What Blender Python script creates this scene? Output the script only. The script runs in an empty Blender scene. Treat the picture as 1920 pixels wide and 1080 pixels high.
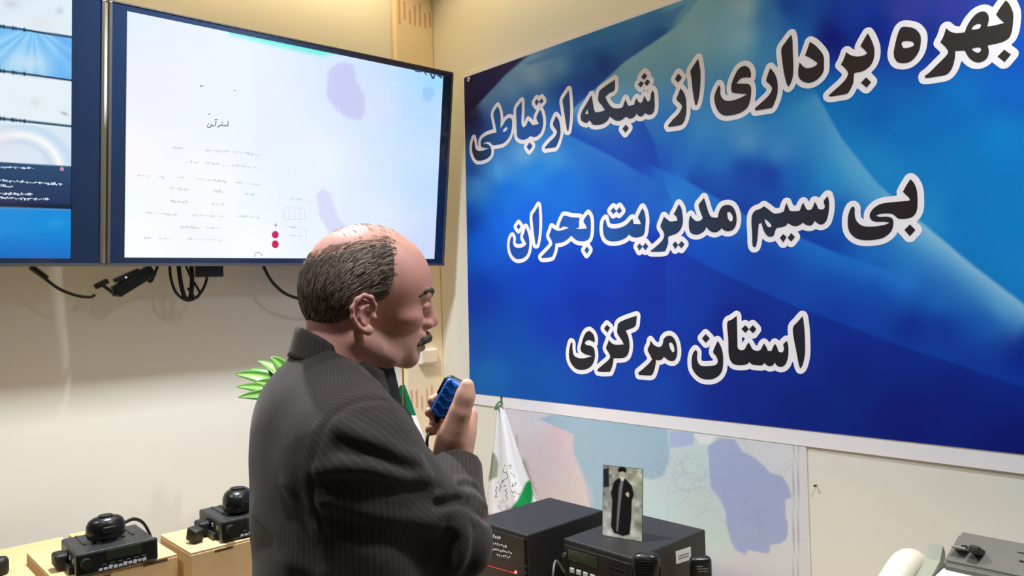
import bpy, bmesh, math, random
import numpy as np
from mathutils import Vector, Matrix
from mathutils.geometry import tessellate_polygon
random.seed(7); RNG = np.random.default_rng(7)
SC = bpy.context.scene; COL = SC.collection

# ---------------------------------------------------------------- camera
F_PX = 1460.0
CAM = Vector((-1.996, -2.62, 1.55))
_a = math.radians(47.2); _rho = math.radians(1.86); _pit = 5.0 / F_PX
VH = Vector((math.cos(_a), math.sin(_a), 0)); RH = Vector((math.sin(_a), -math.cos(_a), 0)); ZU = Vector((0, 0, 1))
CV = (VH + ZU * _pit).normalized(); _u0 = RH.cross(CV).normalized()
CR = (RH * math.cos(_rho) - _u0 * math.sin(_rho)).normalized(); CU = CR.cross(CV).normalized()
cd = bpy.data.cameras.new('camera'); cam = bpy.data.objects.new('camera', cd); COL.objects.link(cam)
cd.sensor_width = 36.0; cd.lens = 36.0 * F_PX / 1920.0; cd.clip_start = 0.02
_m = Matrix((CR, CU, -CV)).transposed().to_4x4(); _m.translation = CAM; cam.matrix_world = _m
SC.camera = cam

def ray(px, py): return CV + CR * ((px - 960) / F_PX) - CU * ((py - 540) / F_PX)
def P(px, py, d): return CAM + ray(px, py) * d                 # a point at depth d
def hx(px, py, x): r = ray(px, py); return CAM + r * ((x - CAM.x) / r.x)
def hy(px, py, y): r = ray(px, py); return CAM + r * ((y - CAM.y) / r.y)
def hz(px, py, z): r = ray(px, py); return CAM + r * ((z - CAM.z) / r.z)
def proj(p):
    q = p - CAM; d = q.dot(CV); return 960 + F_PX * q.dot(CR) / d, 540 - F_PX * q.dot(CU) / d

# ---------------------------------------------------------------- world, lights, exposure
w = bpy.data.worlds.new('world'); SC.world = w; w.use_nodes = True
w.node_tree.nodes['Background'].inputs[0].default_value = (0.8, 0.85, 1, 1)
w.node_tree.nodes['Background'].inputs[1].default_value = 0.3
SC.view_settings.view_transform = 'Standard'; SC.view_settings.look = 'None'
SC.view_settings.exposure = 0.0; SC.view_settings.gamma = 1.0; SC.view_settings.use_curve_mapping = False
ROOM_H = 3.0
def area(name, loc, sx, sy, power, col, spread=180):
    l = bpy.data.lights.new(name, 'AREA'); l.shape = 'RECTANGLE'; l.size = sx; l.size_y = sy
    l.energy = power; l.color = col; l.spread = math.radians(spread)
    o = bpy.data.objects.new(name, l); COL.objects.link(o); o.location = loc
    return o
LS = (0.05, 0.18)
LAMPS = [(-1.10, -0.75, 31, 115), (-2.55, -0.75, 10, 112), (-0.60, -2.45, 20, 130), (-1.75, -1.95, 5.5, 85), (-3.2, -3.6, 4, 160)]
for _x, _y, _e, _s in LAMPS:
    area('ceiling_lamp_light', (_x, _y, ROOM_H - 0.05), LS[0], LS[1], _e, (0.95, 1.0, 1.04), _s)

WARM_FILL = [(-1.7, -0.10, 3.0, 0.03, 13), (-0.10, -1.5, 0.03, 2.6, 7)]     # added warm strips to tint the upper walls; no such source is seen
for _x, _y, _sx, _sy, _e in WARM_FILL: area('warm_fill_light', (_x, _y, ROOM_H - 0.06), _sx, _sy, _e, (1.0, 0.76, 0.40), 110)
# ---------------------------------------------------------------- helpers
def lin(c):
    c = np.asarray(c, float) / 255.0
    return np.where(c <= 0.04045, c / 12.92, ((c + 0.055) / 1.055) ** 2.4)
def L3(*c): return tuple(float(v) for v in lin(c))

_mats = {}
def mat(name, rgb, rough=0.6, metal=0.0, noise=0.06, scale=40.0, bump=0.0, spec=0.5, emit=None, estr=1.0, sss=0.0, coat=0.0):
    if name in _mats: return _mats[name]
    m = bpy.data.materials.new(name); m.use_nodes = True; nt = m.node_tree
    b = nt.nodes['Principled BSDF']
    b.inputs['Roughness'].default_value = rough; b.inputs['Metallic'].default_value = metal
    b.inputs['Specular IOR Level'].default_value = spec
    b.inputs['Coat Weight'].default_value = coat
    base = L3(*rgb)
    tc = nt.nodes.new('ShaderNodeTexCoord'); nz = nt.nodes.new('ShaderNodeTexNoise')
    nz.inputs['Scale'].default_value = scale; nz.inputs['Detail'].default_value = 4
    nt.links.new(tc.outputs['Object'], nz.inputs['Vector'])
    mx = nt.nodes.new('ShaderNodeMix'); mx.data_type = 'RGBA'
    mx.inputs[6].default_value = tuple(v * (1 - noise) for v in base) + (1,)
    mx.inputs[7].default_value = tuple(min(1, v * (1 + noise)) for v in base) + (1,)
    nt.links.new(nz.outputs['Fac'], mx.inputs[0]); nt.links.new(mx.outputs[2], b.inputs['Base Color'])
    if bump:
        bp = nt.nodes.new('ShaderNodeBump'); bp.inputs['Strength'].default_value = bump; bp.inputs['Distance'].default_value = 0.002
        nt.links.new(nz.outputs['Fac'], bp.inputs['Height']); nt.links.new(bp.outputs['Normal'], b.inputs['Normal'])
    if emit:
        b.inputs['Emission Color'].default_value = L3(*emit) + (1,); b.inputs['Emission Strength'].default_value = estr
    if sss:
        b.inputs['Subsurface Weight'].default_value = sss; b.inputs['Subsurface Radius'].default_value = (0.008, 0.003, 0.0015)
        b.inputs['Subsurface Scale'].default_value = 1.0
    _mats[name] = m; return m
def vmat(name, rough=0.5, emit=0.0, spec=0.5, sss=0.0, bump=0.0, bscale=200.0, noise=0.0):
    """material coloured by the mesh's printed colours"""
    if name in _mats: return _mats[name]
    m = bpy.data.materials.new(name); m.use_nodes = True; nt = m.node_tree; b = nt.nodes['Principled BSDF']
    at = nt.nodes.new('ShaderNodeVertexColor'); at.layer_name = 'Col'
    b.inputs['Roughness'].default_value = rough; b.inputs['Specular IOR Level'].default_value = spec
    src = at.outputs['Color']
    tc = nt.nodes.new('ShaderNodeTexCoord'); nz = nt.nodes.new('ShaderNodeTexNoise'); nz.inputs['Scale'].default_value = bscale; nz.inputs['Detail'].default_value = 3
    nt.links.new(tc.outputs['Object'], nz.inputs['Vector'])
    if noise:
        mp = nt.nodes.new('ShaderNodeMapRange'); mp.inputs[3].default_value = 1 - noise; mp.inputs[4].default_value = 1 + noise
        nt.links.new(nz.outputs['Fac'], mp.inputs[0])
        vm = nt.nodes.new('ShaderNodeVectorMath'); vm.operation = 'SCALE'
        nt.links.new(src, vm.inputs[0]); nt.links.new(mp.outputs[0], vm.inputs['Scale']); src = vm.outputs[0]
    if emit:
        b.inputs['Base Color'].default_value = (0.01, 0.01, 0.012, 1)
        nt.links.new(src, b.inputs['Emission Color']); b.inputs['Emission Strength'].default_value = emit
    else:
        nt.links.new(src, b.inputs['Base Color'])
    if bump:
        bp = nt.nodes.new('ShaderNodeBump'); bp.inputs['Strength'].default_value = bump; bp.inputs['Distance'].default_value = 0.001
        nt.links.new(nz.outputs['Fac'], bp.inputs['Height']); nt.links.new(bp.outputs['Normal'], b.inputs['Normal'])
    if sss:
        b.inputs['Subsurface Weight'].default_value = sss; b.inputs['Subsurface Radius'].default_value = (0.008, 0.003, 0.0015); b.inputs['Subsurface Scale'].default_value = 1.0
    _mats[name] = m; return m

def mw(o):
    m = Matrix.LocRotScale(o.location, o.rotation_euler, o.scale)
    return mw(o.parent) @ m if o.parent else m
def empty(name, loc, label, cat, group=None, rz=0.0):
    o = bpy.data.objects.new(name, None); COL.objects.link(o); o.location = loc; o.rotation_euler = (0, 0, rz)
    o.empty_display_size = 0.05; tag(o, label, cat, group); return o
def tag(o, label=None, cat=None, group=None, kind=None):
    if label: o['label'] = label
    if cat: o['category'] = cat
    if group: o['group'] = group
    if kind: o['kind'] = kind
    return o

class MB:
    """collects shapes and links them as ONE mesh object"""
    def __init__(s): s.v = []; s.f = []; s.mi = []; s.col = []
    def add(s, verts, faces, mi=0, M=None):
        n = len(s.v)
        s.v += [tuple((M @ Vector(p)) if M is not None else Vector(p)) for p in verts]
        s.f += [tuple(i + n for i in f) for f in faces]; s.mi += [mi] * len(faces); return s
    def bm(s, b, mi=0, M=None):
        b.verts.index_update()
        s.add([v.co.copy() for v in b.verts], [[v.index for v in f.verts] for f in b.faces], mi, M); b.free(); return s
    def box(s, c, size, rot=(0, 0, 0), bev=0.0, seg=2, mi=0, M=None):
        b = bmesh.new(); bmesh.ops.create_cube(b, size=1)
        for v in b.verts: v.co = Vector((v.co.x * size[0], v.co.y * size[1], v.co.z * size[2]))
        if bev: bmesh.ops.bevel(b, geom=list(b.edges), offset=bev, segments=seg, affect='EDGES', profile=0.5)
        from mathutils import Euler
        T = Matrix.Translation(Vector(c)) @ (rot.to_4x4() if isinstance(rot, Matrix) else Euler(rot).to_matrix().to_4x4())
        return s.bm(b, mi, (M @ T) if M is not None else T)
    def tube(s, pts, r, n=8, mi=0, M=None, smooth=3, cap=True):
        pts = [Vector(p) for p in pts]; rr = r if isinstance(r, (list, tuple)) else [r] * len(pts)
        if smooth > 1 and len(pts) > 2:
            q = []; qr = []
            for i in range(len(pts) - 1):
                p0, p1, p2, p3 = pts[max(i - 1, 0)], pts[i], pts[i + 1], pts[min(i + 2, len(pts) - 1)]
                for k in range(smooth):
                    t = k / smooth
                    q.append(0.5 * ((2 * p1) + (p2 - p0) * t + (2 * p0 - 5 * p1 + 4 * p2 - p3) * t * t + (3 * p1 - p0 - 3 * p2 + p3) * t ** 3))
                    qr.append(rr[i] * (1 - t) + rr[i + 1] * t)
            q.append(pts[-1]); qr.append(rr[-1]); pts, rr = q, qr
        vs = []; fs = []; up = None
        for i, p in enumerate(pts):
            t = (pts[min(i + 1, len(pts) - 1)] - pts[max(i - 1, 0)]).normalized()
            if up is None: up = t.orthogonal().normalized()
            up = (up - t * up.dot(t)).normalized(); sd = t.cross(up)
            for k in range(n):
                a = 2 * math.pi * k / n; vs.append(p + (up * math.cos(a) + sd * math.sin(a)) * rr[i])
        for i in range(len(pts) - 1):
            for k in range(n): fs.append((i * n + k, i * n + (k + 1) % n, (i + 1) * n + (k + 1) % n, (i + 1) * n + k))
        if cap: fs.append(tuple(range(n - 1, -1, -1))); fs.append(tuple((len(pts) - 1) * n + k for k in range(n)))
        return s.add(vs, fs, mi, M)
    def lathe(s, prof, n=24, c=(0, 0, 0), mi=0, M=None):
        vs = []; fs = []
        for r, z in prof:
            for k in range(n): a = 2 * math.pi * k / n; vs.append((c[0] + r * math.cos(a), c[1] + r * math.sin(a), c[2] + z))
        for i in range(len(prof) - 1):
            for k in range(n): fs.append((i * n + k, i * n + (k + 1) % n, (i + 1) * n + (k + 1) % n, (i + 1) * n + k))
        fs.append(tuple(range(n - 1, -1, -1))); fs.append(tuple((len(prof) - 1) * n + k for k in range(n)))
        return s.add(vs, fs, mi, M)
    def ball(s, c, r, mi=0, M=None, u=16, v=10, rot=None):
        b = bmesh.new(); bmesh.ops.create_uvsphere(b, u_segments=u, v_segments=v, radius=1)
        rr = r if isinstance(r, (tuple, list)) else (r, r, r)
        T = Matrix.Translation(Vector(c)) @ (rot.to_4x4() if rot else Matrix.Identity(4)) @ Matrix.Diagonal((*rr, 1))
        return s.bm(b, mi, (M @ T) if M is not None else T)
    def build(s, name, mats, parent=None, smooth=None, cols=None, world=True):
        me = bpy.data.meshes.new(name); vs = s.v
        if parent is not None and world:
            inv = mw(parent).inverted(); vs = [tuple(inv @ Vector(p)) for p in vs]
        me.from_pydata(vs, [], s.f)
        for m in (mats if isinstance(mats, (list, tuple)) else [mats]): me.materials.append(m)
        me.polygons.foreach_set('material_index', s.mi)
        if cols is not None: setcol(me, cols)
        fin(me, smooth)
        o = bpy.data.objects.new(name, me); COL.objects.link(o)
        if parent is not None: o.parent = parent
        return o
def fin(me, smooth):
    me.validate(); me.update()
    if smooth is not None:
        me.polygons.foreach_set('use_smooth', [True] * len(me.polygons))
        if smooth < 179: me.set_sharp_from_angle(angle=math.radians(smooth))
def setcol(me, cols):
    a = me.color_attributes.new('Col', 'FLOAT_COLOR', 'POINT')
    c = np.ones((len(me.vertices), 4), np.float32); c[:, :3] = cols; a.data.foreach_set('color', c.ravel())

def sm01(x): x = np.clip(x, 0, 1); return x * x * (3 - 2 * x)
def poly_sd(P2, poly):
    """signed distance (inside < 0) of Nx2 points to a polygon"""
    poly = np.asarray(poly, float); d = np.full(len(P2), 1e18); ins = np.zeros(len(P2), bool)
    for i in range(len(poly)):
        a = poly[i]; b = poly[(i + 1) % len(poly)]; e = b - a; wv = P2 - a
        t = np.clip((wv @ e) / max(e @ e, 1e-12), 0, 1); q = wv - t[:, None] * e; d = np.minimum(d, (q * q).sum(1))
        c = ((a[1] > P2[:, 1]) != (b[1] > P2[:, 1])); den = (b[1] - a[1]) if abs(b[1] - a[1]) > 1e-12 else 1e-12
        ins ^= c & (P2[:, 0] < (b[0] - a[0]) * (P2[:, 1] - a[1]) / den + a[0])
    d = np.sqrt(d); return np.where(ins, -d, d)
def idw(P2, ctrl, power=3.2):
    C = np.array([c[:2] for c in ctrl], float); V = np.array([c[2] for c in ctrl], float)
    out = np.zeros((len(P2), 3))
    for s in range(0, len(P2), 8192):
        d = np.linalg.norm(P2[s:s + 8192, None, :] - C[None], axis=2) + 6.0
        wt = d ** -power; out[s:s + 8192] = (wt @ V) / wt.sum(1)[:, None]
    return out
def seg_d(P2, pts):
    d = np.full(len(P2), 1e9)
    for a, b in zip(pts[:-1], pts[1:]):
        a = np.array(a, float); b = np.array(b, float); e = b - a
        t = np.clip(((P2 - a) @ e) / max(e @ e, 1e-9), 0, 1); d = np.minimum(d, np.linalg.norm(P2 - a - t[:, None] * e, axis=1))
    return d
def over(c, P2, poly, rgb, soft=2.0, alpha=1.0):
    a = (1 - sm01((poly_sd(P2, poly) + soft) / (2 * soft)))[:, None] * alpha
    return c * (1 - a) + np.array(rgb, float) * a
def gridmesh(c00, c10, c11, c01, nu, nv):
    """bilinear sheet; returns verts, faces"""
    vs = []; 
    for j in range(nv + 1):
        t = j / nv; a = c00.lerp(c01, t); b = c10.lerp(c11, t)
        for i in range(nu + 1): vs.append(a.lerp(b, i / nu))
    fs = [(j * (nu + 1) + i, j * (nu + 1) + i + 1, (j + 1) * (nu + 1) + i + 1, (j + 1) * (nu + 1) + i) for j in range(nv) for i in range(nu)]
    return vs, fs
def px_of(vs): return np.array([proj(Vector(v)) for v in vs])
# ---------------------------------------------------------------- the room
X0, Y0 = -4.6, -4.8
M_wall = mat('wall_paint', (228, 227, 218), 0.75, noise=0.015, scale=6, bump=0.05)
M_wall2 = mat('wall_paint_grey', (128, 122, 114), 0.8, noise=0.02, scale=6)
M_white = mat('white_plastic', (232, 232, 226), 0.45)
M_ceil = mat('ceiling_paint', (196, 190, 178), 0.8, noise=0.02)
M_floor = mat('floor_tile', (96, 88, 78), 0.5, noise=0.1, scale=8)
def slab(name, c, size, m):
    o = MB().box(c, size).build(name, m); tag(o, kind='structure'); return o
T = 0.12
slab('wall_left', (X0 / 2, T / 2, ROOM_H / 2), (-X0 + 2 * T, T, ROOM_H), M_wall)
slab('wall_right', (T / 2, Y0 / 2, ROOM_H / 2), (T, -Y0, ROOM_H), M_wall)
slab('wall_back', (X0 / 2, Y0 - T / 2, ROOM_H / 2), (-X0 + 2 * T, T, ROOM_H), M_wall2)
slab('wall_side', (X0 - T / 2, Y0 / 2, ROOM_H / 2), (T, -Y0, ROOM_H), M_wall2)
slab('floor', (X0 / 2, Y0 / 2, -0.05), (-X0 + 2 * T, -Y0 + 2 * T, 0.1), M_floor)
slab('ceiling', (X0 / 2, Y0 / 2, ROOM_H + 0.05), (-X0 + 2 * T, -Y0 + 2 * T, 0.1), M_ceil)
# skirting and the printed pipe casing in the corner
M_base = mat('skirting', (205, 190, 160), 0.5)
slab('baseboard_left', (X0 / 2, -0.008, 0.05), (-X0, 0.016, 0.1), M_base)
slab('baseboard_right', (-0.008, Y0 / 2, 0.05), (0.016, -Y0, 0.1), M_base)
M_case = mat('casing_paint', (241, 222, 190), 0.6, noise=0.03); M_tick = mat('casing_print', (218, 172, 140), 0.7)
cw = -hy(742, 60, -0.03).x
b = MB().box((-cw / 2, -0.015, ROOM_H / 2), (cw, 0.03, ROOM_H), bev=0.006)
for zc in (hy(770, 27, -0.03).z, hy(795, 750, -0.03).z):
    for k in range(7):
        xx = -cw + 0.02 + k * (cw - 0.035) / 6
        b.box((xx, -0.0305, zc + 0.012 * math.sin(k * 2.1)), (0.009, 0.001, 0.075 + 0.02 * math.cos(k * 1.7)), mi=1)
tag(b.build('trim_1', [M_case, M_tick]), kind='structure')
# ceiling lamps
for i, (lx, ly, _e, _s) in enumerate(LAMPS):
    r = empty('ceiling_light', (lx, ly, ROOM_H - 0.03),
              ['square ceiling panel light above the corner of the screens and banner', 'square ceiling panel light in front of the wall screens',
               'square ceiling panel light over the banner side of the room', 'square ceiling panel light behind the man', 'square ceiling panel light at the rear of the room'][i], 'ceiling light', 'square ceiling panel lights')
    f = MB(); h_ = LS[0] / 2 + 0.03; k_ = LS[1] / 2 + 0.03
    for sx, sy, px_, py_ in ((2 * h_, 0.03, 0, k_ - 0.015), (2 * h_, 0.03, 0, 0.015 - k_), (0.03, 2 * k_ - 0.06, h_ - 0.015, 0), (0.03, 2 * k_ - 0.06, 0.015 - h_, 0)):
        f.box((lx + px_, ly + py_, ROOM_H - 0.0151), (sx, sy, 0.03))
    f.build('frame', M_white, r)
    MB().box((lx, ly, ROOM_H - 0.011), (LS[0], LS[1], 0.02)).build('diffuser', mat('lamp_diffuser', (240, 240, 235), 0.6, emit=(255, 244, 225), estr=1.2), r)

for i, (sx_, sy_, lx_, ly_, _e) in enumerate(WARM_FILL):  # glowing bodies of the added warm fill lights
    r = empty('added_warm_strip', (sx_, sy_, ROOM_H - .03), ['added warm fill strip at the ceiling above the wall screens', 'added warm fill strip at the ceiling above the blue banner'][i], 'light strip')
    MB().box((sx_, sy_, ROOM_H - .014), (lx_ + .02, ly_ + .02, .028), bev=.002).build('channel', M_white, r)
    MB().box((sx_, sy_, ROOM_H - .030), (lx_, ly_, .006)).build('diffuser', mat('warm_fill_diffuser', (240, 225, 190), 0.6, emit=(255, 214, 150), estr=1.0), r)
# small junction box low in the corner
jb0, jb1 = hy(783, 655, -.03), hy(815, 680, -.03)
jbx = empty('junction_box', ((jb0.x + jb1.x) / 2, -.03, (jb0.z + jb1.z) / 2), 'small white junction box on the corner casing beside the man\'s chin', 'junction box')
MB().box(((jb0.x + jb1.x) / 2, -.042, (jb0.z + jb1.z) / 2), (abs(jb1.x - jb0.x), .024, abs(jb0.z - jb1.z)), bev=.003).build('case', M_white, jbx)
MB().box(((jb0.x + jb1.x) / 2, -.055, (jb0.z + jb1.z) / 2), (abs(jb1.x - jb0.x) * .86, .004, abs(jb0.z - jb1.z) * .8), bev=.001).build('cover', M_case, jbx)
nl = hx(1530, 910, -.002); tag(MB().tube([nl + Vector((.002, 0, 0)), nl + Vector((-.006, 0, 0)), nl + Vector((-.008, 0, 0))], [.0018, .0018, .0035], n=10, smooth=1).build('nail', mat('nail_steel', (96, 92, 88), .4, metal=.8)), 'small nail in the cream wall right of the map', 'nail')
# ---------------------------------------------------------------- the wall screens
M_bez = mat('tv_black', (30, 46, 74), 0.22, noise=0.02, coat=0.3); M_rim = mat('tv_rim', (92, 92, 94), 0.4, metal=0.3)
M_blk = mat('black_plastic', (22, 22, 24), 0.4); M_blk2 = mat('black_rubber', (14, 14, 15), 0.55)
YT, YB = -0.27, -0.172
zT = hy(850, 138, YT).z; zB = hy(832, 494, YB).z
def tvp(px, py, off=0.0):
    """the point of the tilted screen plane seen at a pixel, moved out of the plane by off"""
    n = Vector((0, -(zT - zB), (YT - YB))).normalized(); r = ray(px, py); q = Vector((0, YB, zB))
    return CAM + r * ((q - CAM).dot(n) / r.dot(n)) + n * off
TVN = Vector((0, -(zT - zB), (YT - YB))).normalized(); TVU = Vector((0, YT - YB, zT - zB)).normalized()
def tv_xyz(x, t, off=0.0): return Vector((x, YB, zB)) + TVU * t + TVN * off
def tv_t(p): return (p - Vector((p.x, YB, zB))).dot(TVU)
TVH = (Vector((0, YT, zT)) - Vector((0, YB, zB))).length
def slabtv(b, x0, x1, t0, t1, o0, o1, bev=0.0, mi=0):
    R = Matrix((Vector((1, 0, 0)), TVU, TVN)).transposed()
    return b.box(tv_xyz((x0 + x1) / 2, (t0 + t1) / 2, (o0 + o1) / 2), (x1 - x0, t1 - t0, abs(o1 - o0)), rot=R, bev=bev, mi=mi)
def make_tv(x0, x1, sx0, sx1, st0, st1, label):
    r = empty('television', (0.5 * (x0 + x1), -0.03, 0.5 * (zT + zB)), label, 'television', 'wall mounted screens')
    b = MB(); w_ = 0.012
    slabtv(b, x0, x1, 0, TVH, -0.014, -0.004, 0.003); slabtv(b, x0 + 0.04, x1 - 0.04, 0.03, TVH - 0.03, -0.05, -0.013, 0.012); slabtv(b, x0 + 0.18, x1 - 0.18, 0.1, TVH - 0.12, -0.075, -0.04, 0.01)
    b.build('housing', M_blk, r)
    b = MB(); slabtv(b, sx0 - 0.004, sx0, st0, st1, -0.004, 0.0); slabtv(b, x0, sx0 - 0.004, 0, TVH, -0.004, 0.0, 0.001); slabtv(b, sx1, x1, 0, TVH, -0.004, 0.0, 0.001)
    slabtv(b, sx0 - 0.004, sx1, st1, TVH, -0.004, 0.0, 0.001); slabtv(b, sx0 - 0.004, sx1, 0, st0, -0.004, 0.0, 0.001); b.build('bezel', M_bez, r)
    b = MB(); slabtv(b, x0 - 0.002, x1 + 0.002, -0.008, 0.0005, -0.013, 0.003); slabtv(b, x0, x0 + 0.009, 0, TVH, -0.013, 0.004, .002); slabtv(b, x1 - 0.009, x1, 0, TVH, -0.013, 0.004, .002)
    slabtv(b, x0, x1, TVH, TVH + 0.004, -0.03, 0.002); b.build('rim', M_rim, r)
    b = MB(); xm = (x0 + x1) / 2; zc = (zT + zB) / 2
    b.box((xm, -0.012, zc), (0.42, 0.02, 0.3), bev=0.003)
    b.box((xm, -0.07, zc + 0.02), (0.06, 0.12, 0.2), bev=0.003)
    b.build('wall_bracket', M_blk, r)
    return r
xL1 = tvp(194.5, 250).x; xR0 = tvp(202, 250).x; xR1 = tvp(841, 312).x
# right screen: picture area
sRx0 = tvp(236, 250).x; sRx1 = tvp(823, 320).x; sRt0 = tv_t(tvp(500, 484)); sRt1 = TVH - 0.017
tvR = make_tv(xR0, xR1, sRx0, sRx1, sRt0, sRt1, 'large wall screen showing a pale map page, beside the room corner')
sLx1 = tvp(134, 250).x; sLx0 = sLx1 - 1.08; sLt0 = tv_t(tvp(60, 484)); sLt1 = TVH - 0.017
xL0 = sLx0 - 0.06
tvL = make_tv(xL0, xL1, sLx0, sLx1, sLt0, sLt1, 'wall screen at the left edge showing a column of camera pictures')
SCR = {}
def screen(root, x0, x1, t0, t1, nu, nv, colf):
    vs, fs = gridmesh(tv_xyz(x0, t0, -0.002), tv_xyz(x1, t0, -0.002), tv_xyz(x1, t1, -0.002), tv_xyz(x0, t1, -0.002), nu, nv)
    SCR[root.name] = (MB().add(vs, fs), [lin(np.clip(colf(px_of(vs)), 0, 255))])
def finish_screen(root): b, c = SCR[root.name]; b.build('screen', vmat('screen_glow', 0.15, emit=1.0), root, cols=np.concatenate(c))
def colR(p):
    c = idw(p, [(240, 20, (228, 240, 252)), (300, 150, (238, 240, 252)), (250, 300, (250, 248, 252)), (240, 470, (252, 255, 255)), (400, 350, (246, 248, 255)), (500, 200, (232, 240, 255)),
                (480, 470, (250, 253, 255)), (600, 300, (236, 243, 255)), (700, 200, (214, 228, 252)), (800, 200, (188, 220, 255)), (820, 150, (165, 220, 255)), (810, 350, (196, 222, 252)), (800, 460, (205, 218, 250)), (700, 420, (224, 236, 252)), (600, 440, (236, 244, 254))], 2.5)
    c = over(c, p, [(420, 40), (470, 55), (560, 78), (640, 100), (600, 104), (500, 82), (430, 64)], (95, 240, 225), 7, 0.85)
    c = over(c, p, [(618, 128), (640, 116), (664, 122), (668, 150), (684, 180), (684, 210), (678, 225), (655, 222), (632, 208), (612, 180), (614, 150)], (198, 198, 244), 4, 0.75)
    c = over(c, p, [(592, 366), (604, 354), (618, 362), (626, 385), (636, 410), (650, 424), (640, 440), (618, 440), (600, 405)], (214, 214, 248), 4, 0.8)
    c = over(c, p, [(500, 130), (503, 130), (503, 290), (500, 290)], (234, 238, 250), 1.5, .7)
    return over(c, p, [(792, 165), (810, 162), (816, 176), (806, 192), (794, 188)], (150, 200, 245), 4, 0.7)
screen(tvR, sRx0, sRx1, sRt0, sRt1, 220, 130, colR)
def colL(p):
    X = p[:, 0]; Y = p[:, 1]; c = np.tile(np.array((228., 240., 248.)), (len(p), 1)); mix = lambda m, rgb: c.__setitem__(slice(None), c * (1 - m[:, None]) + np.array(rgb, float) * m[:, None])
    band = lambda y, a, b_, s_=2.2: sm01((y - a) / s_ + .5) * sm01((b_ - y) / s_ + .5)
    k = X - 136; Y2, Y3, Y4, Y5, Y6 = Y - .155 * k, Y - .135 * k, Y - .11 * k, Y - .06 * k, Y - .035 * k
    blob = .5 + .5 * np.sin(X * .043 + 1.5 * np.sin(Y * .05)) * np.sin(Y * .071 + X * .021)
    mix(.35 * blob, (206, 224, 238)); mix(.5 * np.exp(-((X - 20) / 14) ** 2 - ((Y2 - 25) / 8) ** 2), (190, 192, 204)); mix(.5 * np.exp(-((X - 112) / 6) ** 2 - ((Y - 20) / 6) ** 2), (170, 184, 200)); mix(.4 * np.exp(-((X - 80) / 40) ** 2 - ((Y2 - 52) / 7) ** 2), (240, 226, 214))
    ang = np.arctan2(X - 62, Y - 48); fan = .5 + .5 * np.sin(ang * 17 + 1.5 * np.sin(ang * 7)); m2 = band(Y2, 71, 150); mix(m2 * .9, (140, 206, 250)); mix(m2 * fan * .55, (92, 172, 236)); mix(m2 * np.exp(-((X - 50) / 40) ** 2 - ((Y - 118) / 22) ** 2) * .75, (214, 230, 240)); mix(m2 * sm01((X - 92) / 30) * .4, (84, 166, 240))
    m3 = band(Y3, 151, 236); mix(m3 * .7, (230, 240, 246)); mix(m3 * .5 * np.exp(-((X - 66) / 9) ** 2 - ((Y - 192) / 8) ** 2), (214, 208, 206)); mix(m3 * .7 * np.exp(-((X - 121) / 7) ** 2 - ((Y - 213 - .4 * (X - 121)) / 2.5) ** 2), (130, 140, 156))
    m4 = band(Y5, 240, 312); mix(m4 * .6, (214, 228, 242)); d1 = np.hypot((X - 30) / 1.25, Y - 318); mix(m4 * np.exp(-((d1 - 66) / 5) ** 2) * .95, (250, 250, 244)); mix(m4 * np.exp(-((d1 - 52) / 5) ** 2) * .4, (186, 200, 224)); mix(m4 * np.exp(-((d1 - 82) / 7) ** 2) * .5, (176, 208, 240)); mix(m4 * sm01((40 - X) / 30) * .5, (228, 226, 236))
    for yy, yl in ((70, Y2), (151, Y3), (237, Y4)):
        w_ = 2.0 + 1.6 * (np.sin(X * .31) + np.sin(X * .83 + 1) > .4) * (X < 60); mix((1 - sm01((np.abs(yl - yy) - w_ + 1) / 2)), (16, 56, 84))
    m5 = sm01((Y5 - 312) / 2.5 + .5); t = np.clip((Y5 - 312) / 85, 0, 1); c[:] = c * (1 - m5[:, None]) + (np.array((40., 74., 112.)) * (1 - t[:, None]) + np.array((20., 44., 84.)) * t[:, None]) * m5[:, None]
    mix(band(Y6, 384, 393, 5), (12, 24, 52)); m6 = sm01((Y6 - 394) / 2.5 + .5); t = np.clip((Y - 430) / 60, 0, 1)
    c[:] = c * (1 - m6[:, None]) + (np.array((0., 138., 218.)) * (1 - t[:, None]) + np.array((6., 102., 194.)) * t[:, None]) * m6[:, None]; mix(band(Y6, 392.5, 395.5, 2), (70, 150, 214))
    mix(m6 * .35 * np.exp(-((X - 105) / 16) ** 2 - ((Y - 418) / 9) ** 2), (90, 170, 230)); return c
screen(tvL, sLx0, sLx1, sLt0, sLt1, 420, 260, colL)
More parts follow.
